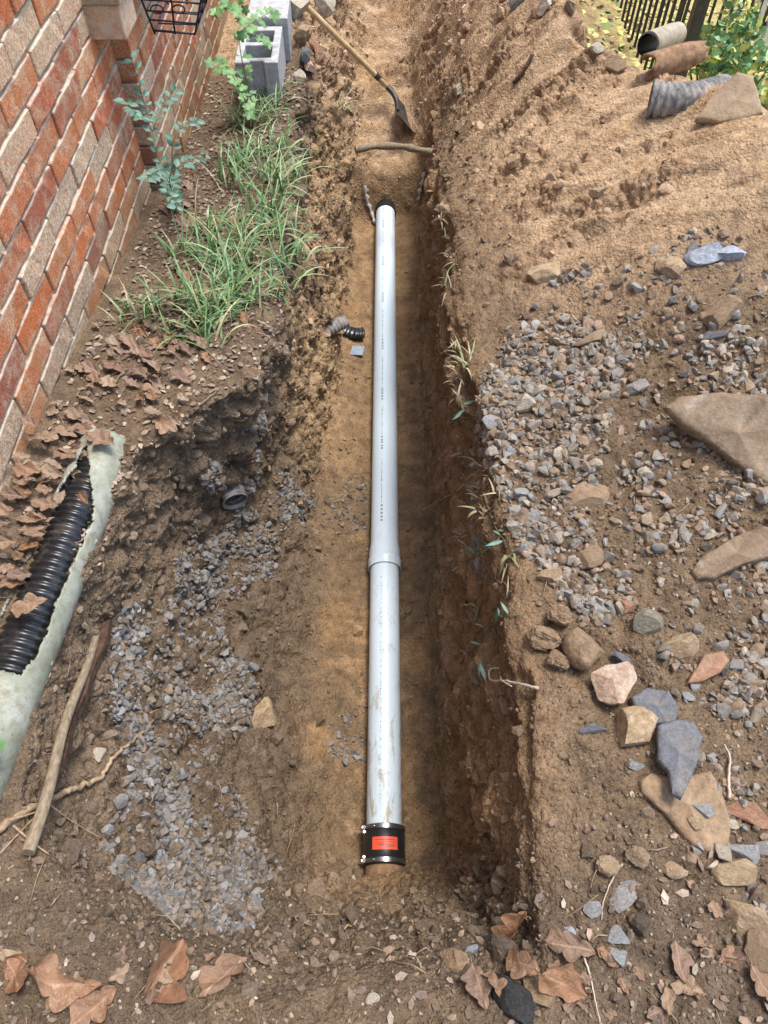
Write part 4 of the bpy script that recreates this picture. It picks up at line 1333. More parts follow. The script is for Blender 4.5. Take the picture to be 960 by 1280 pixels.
single_stones(mR * (.12 + .4 * patch + mRD) + mRB * .5, 190, .034, 'angular crushed stone among the gravel on the right bank', 'larger gravel stones on the right bank')
single_stones(mL * (.3 + patch2), 100, .031, 'angular grey crushed stone on the left gravel slope', 'larger gravel stones on the left slope')

# ------------------------------------------------------------------ crumbled earth lying everywhere
yv = PV[:, 1]
def frm(a, b): return band_raw(a, b)
def band_raw(a, b, w=.2):
    return smooth01(s2, a - w, a + w) * (1 - smooth01(s2, b - w, b + w))
vis = (yv > -.05) * (yv < 5.6) * (s2 > .3) * (s2 < 13.4) * notpipe
dens = (.35 + .65 * smooth01(fbm(PV, 4, 3, off=130), -.1, .25)) * vis
dens = dens * (1 + 1.2 * rb * (1 - smooth01(yv, 1.0, 1.4)) + 1.2 * M_NEAR + .9 * M_LWALL - .55 * sp * (1 - clump)) * (1 - .15 * M_FLOOR) * (1 + M_END) * np.clip(1.5 - .2 * yv, .5, 1.5)
n = 18000
ks = pick(dens, n)
sz = sizes_of(n, .0085, .50, .004, .034)
def clod_colours(ks):
    c = col[ks] * RNG.uniform(.7, 1.35, (len(ks), 1))
    return c
def clod_mass(name, ks, sizes, mat, label, sub, rng=RNG, sink=.12, gain=1.0):
    kw = dict(cuts=9, lo=.35, hi=.8, rough=.35)
    bases = [stone_arrays(900 + i, sub, **kw) for i in range(10)]
    which = rng.integers(0, 10, len(ks))
    Vs, Fs, Cs, off = [], [], [], 0
    cc = clod_colours(ks) * gain
    for b in range(10):
        sel = np.where(which == b)[0]
        if not len(sel): continue
        bv, bf = bases[b]; m = len(sel)
        sc = rng.uniform(.4, 1.1, (m, 3)) * sizes[sel][:, None] / 2
        v = np.einsum('mij,mkj->mki', rand_rot(m, rng), bv[None] * sc[:, None, :])
        k = ks[sel]
        v = v + (PV[k] + NV[k] * (sizes[sel] * (.3 - sink))[:, None])[:, None, :]
        Vs.append(v.reshape(-1, 3)); Fs.append((bf[None] + (np.arange(m) * len(bv))[:, None, None] + off).reshape(-1, 3)); off += m * len(bv)
        Cs.append(np.repeat(cc[sel], len(bv), 0))
    o = obj(name, mesh_np(name, np.concatenate(Vs), tris=np.concatenate(Fs), smooth=False, col=np.concatenate(Cs)), mat)
    return tag(o, label, None, None, 'stuff')
clod_mass('soil_crumbs', ks, sz, M['clod'], 'small crumbs of brown earth lying all over the dug ground', 1)
# bigger lumps on spoil, far banks and the left face
lump = (M_SPOIL * clump * .8 + M_FARV * .4 + M_LWALL * .8 + band_raw(9.6, 11, .3) * smooth01(yv, 2.0, 2.6) * 1.4 + M_NEAR * .4 + M_RWALL * .35 + M_END * 1.6 + M_FLOOR * .12 * (yv < 2.2)) * (yv > .1) * (yv < 5.6) * (s2 < 13.2) * notpipe
n = 3800
ks = pick(lump, n)
clod_mass('soil_clods', ks, sizes_of(n, .021, .55, .008, .075), M['clod'], 'loose clods of earth on the spoil heap and trench faces', 2, sink=.28)
# fine grit and litter on the near ground
PAL_N = np.array([(.24, .20, .15), (.20, .165, .13), (.28, .215, .15), (.16, .13, .10), (.36, .31, .23)], np.float32)
n = 5200
ks = pick((M_NEAR * 1.0 + rb * (1 - smooth01(yv, .9, 1.3)) * .7) * (yv > -.05) * (s2 > .3) * (s2 < 13), n)
stone_mass('grit', ks, sizes_of(n, .0065, .45, .003, .016), PAL_N, M['gravel_mass'], 'fine grit and crumbs on the near ground', sub=1)
# ------------------------------------------------------------------ fallen leaves
def mat_leaf(name, stops, rough=.5):
    t = NT(name)
    oi = t.new('ShaderNodeObjectInfo')
    c = t.ramp(oi.outputs['Random'], stops)
    c = t.mix(1.0, c, t.ramp(t.noise(3.5, 5, .7), [(.3, .62), (.7, 1.3)]), 'MULTIPLY')
    sep = t.new('ShaderNodeSeparateXYZ'); t.link(t.coord(), sep.inputs[0])
    rib = t.math('ABSOLUTE', sep.outputs[1])
    c = t.mix(t.ramp(rib, [(.008, .45), (.022, 0.0)]), c, (.42, .27, .17))
    wv = t.new('ShaderNodeTexWave'); wv.wave_type = 'BANDS'; wv.bands_direction = 'DIAGONAL'
    wv.inputs['Scale'].default_value = 4.2; wv.inputs['Distortion'].default_value = 1.5
    t.link(t.coord(), wv.inputs['Vector'])
    nb = t.bump(wv.outputs['Fac'], .05, .01)
    nb = t.bump(t.noise(9, 4, .6), .35, .03, nb)
    t.b.inputs['Subsurface Weight'].default_value = 0.0
    return t.done(c, rough, nb, .35)
M['leaf_brown'] = mat_leaf('dry_leaf', [(0, (.20, .115, .068)), (.2, (.28, .185, .115)), (.4, (.14, .085, .06)), (.6, (.33, .235, .155)), (.8, (.22, .155, .115)), (1, (.27, .14, .07))])
M['leaf_rust'] = mat_leaf('rust_leaf', [(0, (.24, .125, .068)), (.5, (.19, .095, .052)), (1, (.28, .16, .092))], .38)
def oak_mesh(seed, curl=.12, fold=.15, lobes=True):
    rg = random.Random(seed)
    N_, Mh = 36, 4
    wid = rg.uniform(.26, .34)
    ph = rg.uniform(-.2, .2)
    V_, F_ = [], []
    b1, b2, b3 = rg.uniform(-curl, curl), rg.uniform(-curl, curl), rg.uniform(-fold, fold)
    for i in range(N_ + 1):
        t_ = i / N_
        env = (math.sin(math.pi * min(1, t_ ** .75)) ** .8) * wid
        if lobes:
            w = env * (.50 + .50 * abs(math.sin(math.pi * (2.6 * t_ + ph))) ** .55)
        else:
            w = env * (.92 + .08 * math.sin(20 * t_))
        if t_ < .04: w = max(w, .006)
        if t_ > .985: w = .004
        asym = 1 + .25 * math.sin(7 * t_ + seed)
        for j in range(-Mh, Mh + 1):
            q = j / Mh
            yv_ = q * w * (asym if q > 0 else 2 - asym)
            z = b3 * abs(yv_) * 1.6 + b1 * math.sin(3.0 * t_ + seed) + b2 * (q ** 2) * math.sin(5 * t_ + seed * 2) * .6 + .025 * math.sin(11 * t_ + 5 * q + seed) + curl * .5 * q * q * w * 3
            xo = t_ - .5 + (.10 * abs(q) * (.5 - t_)) + .04 * abs(q)
            V_.append((xo, yv_ + .05 * math.sin(3 * t_ + seed), z))
    W = 2 * Mh + 1
    for i in range(N_):
        for j in range(W - 1):
            F_.append((i*W+j, i*W+j+1, (i+1)*W+j+1, (i+1)*W+j))
    b = len(V_)
    yc = .05 * math.sin(seed)
    V_ += [(-.5, yc - .008, 0), (-.5, yc + .008, 0), (-.62, yc + .02, .02), (-.62, yc + .034, .02)]
    F_.append((b, b + 1, b + 3, b + 2))
    zs = [v[2] for v in V_]; zm = sum(zs) / len(zs)
    V_ = [(v[0], v[1], v[2] - zm) for v in V_]
    return mesh_py('leaf', V_, F_, True)
OAK_B = [oak_mesh(i, .12 + .05 * (i % 3)) for i in range(8)]
PLAIN_B = [oak_mesh(30 + i, .14, .2, False) for i in range(3)]
OAK_R = [oak_mesh(50 + i, .30, .55) for i in range(5)]
for me in OAK_B + PLAIN_B: me.materials.append(M['leaf_brown'])
for me in OAK_R: me.materials.append(M['leaf_rust'])
def leaf(u, v, L, ang, label, group=None, rust=False, mesh=None, lift=.012, tilt=.25, pos=None, nrm=None, name='dead_leaf'):
    if pos is None:
        c_, n_ = hit_n(u, v, 8)
    else:
        c_, n_ = pos, nrm
    ex = px_dir(u, v, ang, n_, c_)
    n2 = (n_ + Vector((random.gauss(0, tilt), random.gauss(0, tilt), 0))).normalized()
    ex = (ex - n2 * ex.dot(n2)).normalized(); ey = n2.cross(ex)
    s_ = L / (F_PX / ((c_ - EYE).dot(Vector((0, CP, -SP)))))
    me = mesh or random.choice(OAK_R if rust else (OAK_B + PLAIN_B))
    m_ = Matrix(((ex.x, ey.x, n2.x, 0), (ex.y, ey.y, n2.y, 0), (ex.z, ey.z, n2.z, 0), (0, 0, 0, 1))) @ Matrix.Diagonal((s_, s_, s_, 1))
    m_.translation = c_ + n2 * (lift + .05 * s_)
    o = bpy.data.objects.new(name, me); COL.objects.link(o); o.matrix_basis = m_
    return tag(o, label, 'leaf', group)
leaf(200, 1215, 88, -55, 'glossy rust-brown oak leaf lying alone at the bottom left of centre', rust=True, lift=.012)
leaf(25, 1225, 60, 60, 'curled rust oak leaf at the bottom left corner', rust=True, lift=.018)
leaf(70, 1240, 95, 15, 'large curled brown oak leaf with an upturned orange rim at bottom left', rust=True, lift=.02)
leaf(120, 1262, 70, -40, 'flat brown oak leaf at the bottom edge right of the large curled leaf', lift=.012)
leaf(660, 1160, 56, -80, 'upright rust-orange oak leaf stuck in the soil at the trench end', rust=True, lift=.03, tilt=.1)
leaf(700, 1222, 74, 35, 'pale orange-tan leaf with folded edge right of the black lump', mesh=PLAIN_B[0], lift=.02)
leaf(712, 1186, 66, 10, 'grey-brown lobed leaf above the pale orange-tan leaf', mesh=OAK_B[1])
leaf(655, 1212, 56, 25, 'pinkish brown leaf resting against the black lump', mesh=OAK_B[2], lift=.02)
leaf(600, 1238, 60, 70, 'pinkish brown oak leaf left of the black lump', mesh=OAK_B[3], lift=.015)
leaf(618, 1250, 50, 80, 'greyish leaf lying over the black lump', mesh=OAK_B[4], lift=.03)
leaf(845, 1205, 50, 82, 'narrow reddish brown leaf on the grey soil at lower right', mesh=PLAIN_B[1])
leaf(856, 1238, 40, 25, 'small tan leaf below the narrow reddish leaf', mesh=OAK_B[5])
leaf(832, 1252, 34, 85, 'oval pink-brown leaf near the bottom right', mesh=PLAIN_B[2])
leaf(945, 1230, 50, 60, 'pinkish lobed leaf at the right edge near the bottom', mesh=OAK_B[6])
leaf(280, 1225, 80, -40, 'flat dull grey-brown leaf pressed on the soil right of the glossy leaf', mesh=OAK_B[7], lift=.006)
leaf(130, 548, 50, 60, 'tan oak leaf lying on the end of the green pipe', mesh=OAK_B[0], pos=Vector((-.735, 1.24, .095)), nrm=Vector((.1, -.2, 1)).normalized(), lift=.003)
leaf(45, 755, 52, -5, 'brown oak leaf lying on the black corrugated pipe', mesh=OAK_B[3], pos=at_z(36, 757, .13), nrm=Vector((.2, 0, 1)).normalized(), lift=.004)
leaf(75, 620, 22, -30, 'small orange leaf caught at the left rim of the torn pipe', mesh=PLAIN_B[0], pos=at_z(78, 624, .13), nrm=Vector((0, 0, 1)))
leaf(105, 628, 20, 40, 'small red leaf lying on the ribs of the black corrugated pipe', rust=True, pos=at_z(105, 628, .13), nrm=Vector((0, 0, 1)))
lab_w, grp_w = 'dry brown oak leaf in the litter between the brick wall and green pipe', 'dead leaves along the foot of the wall'
rg = random.Random(21)
for i in range(90):
    t_ = rg.random() ** .8
    y = .75 + t_ * 1.05
    x = wall_x(y) + .025 + rg.random() * (.06 + .05 * max(0, y - .75) if y < 1.15 else .12 + .18 * (y - 1.15))
    if y > 1.33: x = wall_x(y) + .03 + rg.random() * .34
    c_ = drop(x, y)
    z_up = max(0, .09 * (1 - abs(x - wall_x(y)) / .14)) if y < 1.25 else .01
    o = leaf(480, 640, rg.uniform(20, 42) / .75, rg.uniform(0, 360), lab_w, grp_w, pos=c_ + Vector((0, 0, z_up * rg.random())), nrm=Vector((rg.gauss(.1, .3), rg.gauss(0, .3), 1)).normalized(), lift=.012, tilt=.1)
    L_ = rg.uniform(.04, .078)
    o.matrix_basis = Matrix.Translation(o.matrix_basis.translation) @ o.matrix_basis.to_quaternion().to_matrix().to_4x4() @ Matrix.Diagonal((L_, L_, L_, 1))
lab_b, grp_b = 'dry brown leaf on the left bank among the grass', 'dead leaves on the grassy left bank'
for i in range(46):
    y = rg.uniform(1.5, 3.2)
    x = rg.uniform(wall_x(y) + .07, -.42)
    c_ = drop(x, y)
    L_ = rg.uniform(.035, .075)
    o = leaf(480, 640, 20, rg.uniform(0, 360), lab_b, grp_b, pos=c_, nrm=Vector((rg.gauss(0, .3), rg.gauss(-.1, .3), 1)).normalized(), lift=.01, tilt=.1)
    o.matrix_basis = Matrix.Translation(o.matrix_basis.translation) @ o.matrix_basis.to_quaternion().to_matrix().to_4x4() @ Matrix.Diagonal((L_, L_, L_, 1))
lab_n, grp_n = 'small faded leaf scrap on the grey soil of the lower right corner', 'leaf scraps at the lower right'
for i in range(20):
    leaf(rg.uniform(690, 955), rg.uniform(1110, 1275), rg.uniform(16, 32), rg.uniform(0, 360), lab_n, grp_n, lift=.004)
lab_n, grp_n = 'small faded leaf scrap on the soil of the lower left corner', 'leaf scraps at the lower left'
for i in range(14):
    leaf(rg.uniform(5, 330), rg.uniform(1190, 1278), rg.uniform(16, 40), rg.uniform(0, 360), lab_n, grp_n, lift=.004)
# tiny shredded litter as a mass
def litter(name, ks, rng, label, smin, smax, pal, mat):
    m = len(ks)
    R = rand_rot(m, rng)
    base = np.array([(-.5, -.2, 0), (0, -.3, .06), (.5, 0, 0), (0, .3, .06), (-.5, .15, .02)], np.float32)
    sz_ = rng.uniform(smin, smax, m)
    flat = np.eye(3)[None] * 1.0
    v = base[None] * sz_[:, None, None]
    th = rng.uniform(0, 6.28, m)
    cz, szn = np.cos(th), np.sin(th)
    Rz = np.zeros((m, 3, 3)); Rz[:, 0, 0] = cz; Rz[:, 0, 1] = -szn; Rz[:, 1, 0] = szn; Rz[:, 1, 1] = cz; Rz[:, 2, 2] = 1
    tx_ = rng.normal(0, .35, m); Rx = np.zeros((m, 3, 3)); Rx[:, 0, 0] = 1; Rx[:, 1, 1] = np.cos(tx_); Rx[:, 1, 2] = -np.sin(tx_); Rx[:, 2, 1] = np.sin(tx_); Rx[:, 2, 2] = np.cos(tx_)
    v = np.einsum('mij,mjk,mlk->mli', Rz, Rx, v) + (PV[ks] + np.array([0, 0, .006]))[:, None, :]
    f = np.array([(0, 1, 3), (1, 2, 3), (0, 3, 4)])[None] + (np.arange(m) * 5)[:, None, None]
    c_ = pal[rng.integers(0, len(pal), m)] * rng.uniform(.7, 1.3, (m, 1))
    o = obj(name, mesh_np(name, v.reshape(-1, 3), tris=f.reshape(-1, 3), smooth=False, col=np.repeat(c_, 5, 0)), mat)
    return tag(o, label, None, None, 'stuff')
PAL_LIT = np.array([(.22, .155, .105), (.30, .22, .16), (.16, .11, .075), (.36, .29, .22), (.20, .15, .12)], np.float32)
M['litter'] = mat_stone('leaf_litter', None, 'attr', scale=100, dust_amt=0, bump=.2)
ks = pick(((1 - smooth01(s2, 1.9, 2.4)) * (yv > .6) * (yv < 4) * (s2 > .15) + M_NEAR * .15 * (s2 < 13) * (yv > -.05) * (s2 > .2)), 3800)
litter('leaf_litter', ks, RNG, 'shredded dead leaves and twigs on the left bank and near ground', .006, .026, PAL_LIT, M['litter'])

# ------------------------------------------------------------------ grass on the left bank
def mat_grass(name, a, b):
    t = NT(name)
    vc = t.new('ShaderNodeVertexColor'); vc.layer_name = 'Col'
    t.b.inputs['Transmission Weight'].default_value = 0
    return t.done(vc.outputs[0], .45, None, .35)
M['grass'] = mat_grass('grass_blades', 0, 0)
def blades(name, clumps, label, kind='stuff', pal=((.10, .21, .075), (.15, .28, .10), (.22, .36, .15), (.28, .38, .19), (.13, .25, .11), (.40, .36, .20)), rngseed=5):
    rg = np.random.default_rng(rngseed)
    V_, Q_, C_ = [], [], []
    off = 0
    pal = np.array(pal)
    for (c_, nb_, L0, spread, r0) in clumps:
        for i in range(nb_):
            az = rg.uniform(0, 2 * math.pi)
            lean = abs(rg.normal(.35, .30)) * spread
            L_ = L0 * rg.uniform(.5, 1.2); w0 = rg.uniform(.0022, .0042)
            base = np.array(c_) + np.array([rg.normal(0, r0), rg.normal(0, r0), -.005])
            dirh = np.array([math.cos(az), math.sin(az), 0]); side_ = np.array([-math.sin(az), math.cos(az), 0])
            droop = rg.uniform(.2, 1.5)
            col_ = pal[rg.integers(0, len(pal))] * rg.uniform(.75, 1.25)
            pos = base.copy(); ang_ = lean
            S_ = 7
            for s_ in range(S_ + 1):
                t_ = s_ / S_
                w_ = w0 * (1 - t_ ** 1.6) + .0003
                V_.append(pos - side_ * w_); V_.append(pos + side_ * w_ + np.array([0, 0, .0012]))
                C_ += [col_, col_]
                pos = pos + (dirh * math.sin(ang_) + np.array([0, 0, math.cos(ang_)])) * (L_ / S_)
                ang_ += droop * (L_ / S_) / L_ * 1.4
            for s_ in range(S_):
                a_ = off + s_ * 2
                Q_.append((a_, a_ + 1, a_ + 3, a_ + 2))
            off += 2 * (S_ + 1)
    o = obj(name, mesh_np(name, np.array(V_), quads=np.array(Q_), smooth=True, col=np.array(C_)), M['grass'])
    return tag(o, label, None, None, kind)
cl = []
for (u, v, nb_, L0) in [(300, 150, 22, .20), (330, 140, 26, .22), (350, 175, 26, .2), (315, 190, 26, .22), (340, 225, 28, .24), (290, 235, 22, .2), (360, 215, 20, .18), (325, 265, 30, .26), (350, 285, 26, .24),
                        (295, 290, 26, .24), (270, 320, 24, .24), (310, 325, 30, .26), (345, 330, 22, .22), (280, 360, 30, .24), (250, 375, 28, .22), (300, 375, 26, .22), (225, 385, 24, .22), (200, 390, 20, .2), (270, 395, 26, .2),
                        (240, 400, 18, .18), (330, 365, 18, .2), (365, 300, 14, .18), (380, 312, 8, .16), (275, 280, 16, .2), (255, 300, 14, .18), (320, 120, 22, .18), (345, 125, 18, .18), (175, 385, 10, .16), (310, 215, 22, .2)]:
    c_ = hit(u, v + 8)[0]
    for q in range(2):
        cl.append(((c_.x + random.gauss(0, .03), c_.y + random.gauss(0, .04), c_.z), int(nb_ * .78), L0 * .86, 1.1, .025))
blades('grass', cl, 'green grass growing along the left bank between wall and trench')
for (u, v, nb_, L0, lab) in [(425, 135, 12, .14, 'small grass tuft on the far left trench face below the shovel'), (585, 455, 12, .10, 'dry pale grass tuft at the right trench lip beside the gravel'),
                             (610, 690, 10, .06, 'wilted grass tuft at the right trench lip near the middle')]:
    c_ = hit(u, v)[0]
    o = blades('grass_tuft', [((c_.x, c_.y, c_.z), nb_, L0, 1.6, .012)], lab, None, pal=((.30, .32, .16), (.22, .30, .13), (.42, .38, .22)), rngseed=u)
    o['category'] = 'grass'

# dry grass and root fringe hanging over the right lip
rg = random.Random(31)
cl = []
for i in range(46):
    y = rg.uniform(.75, 2.6)
    x = float(np.interp(y, ROWS, LX[10])) + rg.gauss(.0, .012)
    c_ = drop(x, y)
    cl.append(((c_.x, c_.y, c_.z + .002), rg.randint(2, 6), rg.uniform(.03, .08), 2.6, .008))
blades('dry_grass', cl, 'wisps of dry grass and fine roots along the right lip of the trench', pal=((.34, .27, .17), (.44, .37, .24), (.26, .20, .12), (.22, .26, .12)), rngseed=9)
# straws and thin twigs
rgn_ = np.random.default_rng(12)
ks = pick(((1 - smooth01(s2, 1.9, 2.4)) * (yv > .7) * (yv < 3.6) * (s2 > .2) * 1.2 + M_NEAR * (s2 < 13) * (yv > -.05) * (s2 > .2) + M_LWALL * .25 + rb * (yv < 1.6) * .15), 420)
mb = MB()
for k in ks:
    a = rgn_.uniform(0, 6.28); L_ = rgn_.uniform(.02, .09)
    dv = Vector((math.cos(a), math.sin(a), rgn_.normal(0, .15))) * L_
    nn = Vector(NV[k].tolist()); dv = dv - nn * dv.dot(nn)
    c_ = Vector(PV[k].tolist()) + nn * .006
    mb.tube([c_ - dv * .5, c_ + nn * rgn_.uniform(0, .008) + Vector((rgn_.normal(0, .003), rgn_.normal(0, .003), 0)), c_ + dv * .5], rgn_.uniform(.0006, .0018), 4)
tag(obj('twigs', mb.mesh('twigs', True), M['root']), 'thin twigs and straws scattered over the soil', kind='stuff')

# ------------------------------------------------------------------ leafy weeds
def mat_green(name, a, b, rough=.5):
    t = NT(name)
    oi = t.new('ShaderNodeObjectInfo')
    c = t.ramp(oi.outputs['Random'], [(0, a), (1, b)])
    c = t.mix(1.0, c, t.ramp(t.noise(2.5, 3, .6), [(.3, .75), (.7, 1.2)]), 'MULTIPLY')
    return t.done(c, rough, None, .35)
M['weed'] = mat_green('weed_leaf', (.075, .155, .105), (.155, .26, .19))
M['ivy'] = mat_green('ivy_leaf', (.10, .22, .07), (.22, .36, .14))
M['stem'] = mat_noise('green_stem', (.12, .14, .06), (.22, .20, .10), 60, .7, .1, .001)
def oval_leaf(seed, w=.32):
    V_, F_ = [], []
    N_ = 9
    for i in range(N_ + 1):
        t_ = i / N_
        ww = w * math.sin(math.pi * t_ ** .8) ** .85 if 0 < t_ < 1 else .005
        for q in (-1, -.5, 0, .5, 1):
            V_.append((t_, q * ww, .10 * abs(q) * ww * 3 - .12 * t_ * t_ + .015 * math.sin(seed + 6 * t_)))
    for i in range(N_):
        for j in range(4):
            F_.append((i*5+j, i*5+j+1, i*5+6+j, i*5+5+j))
    return mesh_py('leaf', V_, F_, True)
def lobed_leaf(seed):
    V_ = [(.0, 0, 0)]
    N_ = 30
    for i in range(N_):
        a = 2 * math.pi * i / N_
        r = .34 + .20 * abs(math.cos(2.5 * a)) ** 1.5
        V_.append((.45 + r * math.cos(a), r * math.sin(a), .05 * math.sin(3 * a + seed)))
    V_[0] = (.45, 0, .04)
    return mesh_py('leaf', V_, [(0, 1 + i, 1 + (i + 1) % N_) for i in range(N_)], True)
WL = [oval_leaf(i) for i in range(3)]
IL = [lobed_leaf(i) for i in range(3)]
NL = [oval_leaf(9 + i, .11) for i in range(2)]
for me in WL + NL: me.materials.append(M['weed'])
for me in IL: me.materials.append(M['ivy'])
def plant(name, label, cat, stems, leafs, size, step, jitter, rgseed, pair=True, rad=.0022, group=None):
    rg = random.Random(rgseed)
    pl = thing(name, label, cat, tuple(stems[0][0]), group)
    for ks_ in stems:
        pp = curve_pts(ks_, 8)
        mb = MB(); mb.tube(pp, [rad * (1 - .6 * i / len(pp)) for i in range(len(pp))], 6)
        part('stem', mb.mesh('stem', True), M['stem'], pl)
        acc = 0
        for i in range(1, len(pp)):
            acc += (pp[i] - pp[i - 1]).length
            if acc < step: continue
            acc = 0
            t_ = (pp[i] - pp[i - 1]).normalized()
            for sgn in ((-1, 1) if pair else (rg.choice((-1, 1)),)):
                sd = t_.cross(Vector((.3, -.4, 1)).normalized()).normalized() * sgn
                ex = (sd * .9 + t_ * .5 + Vector((rg.gauss(0, jitter), rg.gauss(0, jitter), rg.gauss(0, jitter)))).normalized()
                up = Vector((rg.gauss(.25, .3), rg.gauss(-.35, .3), 1)).normalized()
                ez = (up - ex * up.dot(ex)).normalized(); ey = ez.cross(ex)
                s_ = size * rg.uniform(.7, 1.2)
                m_ = Matrix(((ex.x*s_, ey.x*s_, ez.x*s_, 0), (ex.y*s_, ey.y*s_, ez.y*s_, 0), (ex.z*s_, ey.z*s_, ez.z*s_, 0), (0, 0, 0, 1)))
                m_.translation = pp[i] + ex * .004
                o = bpy.data.objects.new('leaf', rg.choice(leafs)); COL.objects.link(o); o.parent = pl
                o.matrix_parent_inverse = Matrix.Translation(pl.location).inverted(); o.matrix_basis = m_
    return pl
def pw(u, v, x): return at_x(u, v, x)
base_w = drop(-.83, 2.68)
plant('leafy_weed', 'blue-green oval-leaved weed climbing the brick wall corner', 'plant', [
    [base_w, pw(205, 215, -.82), pw(190, 165, -.84), pw(178, 120, -.85), pw(165, 75, -.85)],
    [pw(185, 150, -.84), pw(170, 140, -.82), pw(158, 128, -.80)],
    [pw(190, 165, -.84), pw(205, 130, -.80), pw(222, 112, -.76)],
    [base_w, pw(215, 190, -.78), pw(225, 160, -.74), pw(245, 152, -.70)],
    [base_w, pw(212, 222, -.76), pw(228, 205, -.70), pw(255, 195, -.66)],
    [base_w, pw(205, 215, -.78), pw(190, 218, -.78), pw(180, 228, -.78)],
    [base_w, pw(210, 240, -.76), pw(218, 250, -.72), pw(222, 262, -.70)]], WL, .030, .026, .25, 4)
g0 = drop(-.60, 3.45)
plant('ivy_plant', 'bright green lobed-leaf plant above the concrete blocks', 'plant', [
    [g0, pw(300, 60, -.62), pw(305, 30, -.62), pw(300, 0, -.62)], [pw(300, 40, -.62), pw(320, 25, -.56), pw(345, 12, -.5)],
    [pw(303, 45, -.62), pw(322, 45, -.56), pw(330, 50, -.54)], [pw(300, 20, -.62), pw(285, 10, -.64), pw(275, 12, -.68)], [g0, pw(285, 85, -.62), pw(265, 85, -.66)]], IL, .044, .04, .3, 6, rad=.0025)
for i, (ks_, lab) in enumerate([([(640, 688), (612, 690), (590, 698), (562, 720)], 'thin green sprig hanging from the right trench lip beside the pipe joint'),
                                ([(650, 768), (628, 772), (608, 790), (600, 828)], 'drooping green sprig on the right trench wall above the white looped root'),
                                ([(612, 640), (620, 660), (632, 678)], 'short green sprig at the right trench lip above the thin sprig'),
                                ([(575, 500), (580, 515), (572, 525)], 'small yellow-green sprig on the right lip beside the upper gravel')]):
    pts_ = []
    for j, (u, v) in enumerate(ks_):
        pts_.append(hit(u, v)[0] + (EYE - hit(u, v)[0]).normalized() * (.012 + .012 * j))
    plant('green_sprig', lab, 'plant', [pts_], NL, .042, .024, .35, 40 + i, False, .0016)
c_ = at_z(5, 920, .145)
plant('green_sprig', 'single bright green leaf hanging over the green pipe at the left edge', 'plant', [[c_ + Vector((-.07, -.02, .03)), c_ + Vector((-.03, 0, .02)), c_ + Vector((.0, -.01, .01))]], IL, .05, .05, .1, 77, False)

# ------------------------------------------------------------------ roots in the trench walls
def root_line(name, label, pix, r, mat, lift=.008, group=None, wob=.003, seed=1):
    rg = random.Random(seed)
    ks_ = [hit(u, v)[0] + (EYE - hit(u, v)[0]).normalized() * lift for u, v in pix]
    pp = curve_pts(ks_, 8)
    pp = [q_ + Vector((rg.gauss(0, wob), rg.gauss(0, wob), rg.gauss(0, wob))) for q_ in pp]
    mb = MB(); mb.tube(pp, [r * (1 - .6 * i / len(pp)) for i in range(len(pp))], 6)
    return tag(obj(name, mb.mesh(name, True), mat), label, 'root', group)
root_line('looped_root', 'white looped root at the right trench lip', [(672, 860), (650, 855), (630, 851), (614, 850), (612, 838), (624, 836), (627, 850), (640, 858)], .0038, M['root_pale'], .022, wob=.0006, seed=2)
root_line('thin_root', 'arched thin root from the right lip at mid trench', [(602, 583), (585, 572), (565, 570), (546, 570)], .0022, M['root_pale'], .03, wob=.001)
root_line('thin_root', 'long thin root sweeping down the right trench wall at mid trench', [(606, 588), (592, 592), (572, 612), (545, 628), (524, 640)], .0024, M['root_pale'], .03, wob=.001, seed=4)
root_line('thin_root', 'thin root curving on the upper right trench wall', [(572, 425), (556, 440), (545, 452), (537, 464)], .0022, M['root_pale'], .02, wob=.001, seed=5)
root_line('thin_root', 'short pale root stub on the right wall below the curving root', [(560, 470), (550, 468), (542, 465)], .0026, M['root_pale'], .02, wob=.001, seed=6)
root_line('thin_root', 'pale bent root standing in the brown gravel at the right', [(912, 998), (911, 970), (912, 945), (905, 930)], .0035, M['root_pale'], .012, wob=.0006, seed=7)
root_line('thin_root', 'thin straw lying across the soil beside the arrow-shaped stone', [(778, 1080), (765, 1100), (755, 1125), (752, 1150)], .0018, M['root_pale'], .006, wob=.0003, seed=8)
root_line('thin_root', 'long pale straw on the soil right of the black lump', [(725, 1185), (735, 1210), (742, 1240), (750, 1278)], .0022, M['root_pale'], .006, wob=.0003, seed=9)
root_line('thin_root', 'thin root across the torn left bank below the grass', [(322, 400), (340, 410), (352, 417)], .002, M['root_pale'], .01, wob=.001, seed=10)
rg = random.Random(9)
for i in range(26):
    u, v = rg.uniform(555, 650), rg.uniform(480, 1000)
    u = 548 + (u - 555) * .9 * (.4 + .6 * (v - 480) / 520)
    a = rg.uniform(0, 6.28)
    root_line('root_hair', 'hair-thin root poking from the right trench wall', [(u, v), (u + 9 * math.cos(a), v + 9 * math.sin(a)), (u + 20 * math.cos(a + .5), v + 16 * math.sin(a + .5))], .0009, M['root_pale'], .012, 'hair roots in the right trench wall', .0015, 100 + i)
for i in range(14):
    u, v = rg.uniform(210, 380), rg.uniform(440, 620)
    a = rg.uniform(0, 6.28)
    root_line('root_hair', 'hair-thin root poking from the torn left bank', [(u, v), (u + 9 * math.cos(a), v + 9 * math.sin(a)), (u + 22 * math.cos(a + .5), v + 18 * math.sin(a + .5))], .0010, M['root'], .015, 'hair roots in the left bank', .0015, 200 + i)

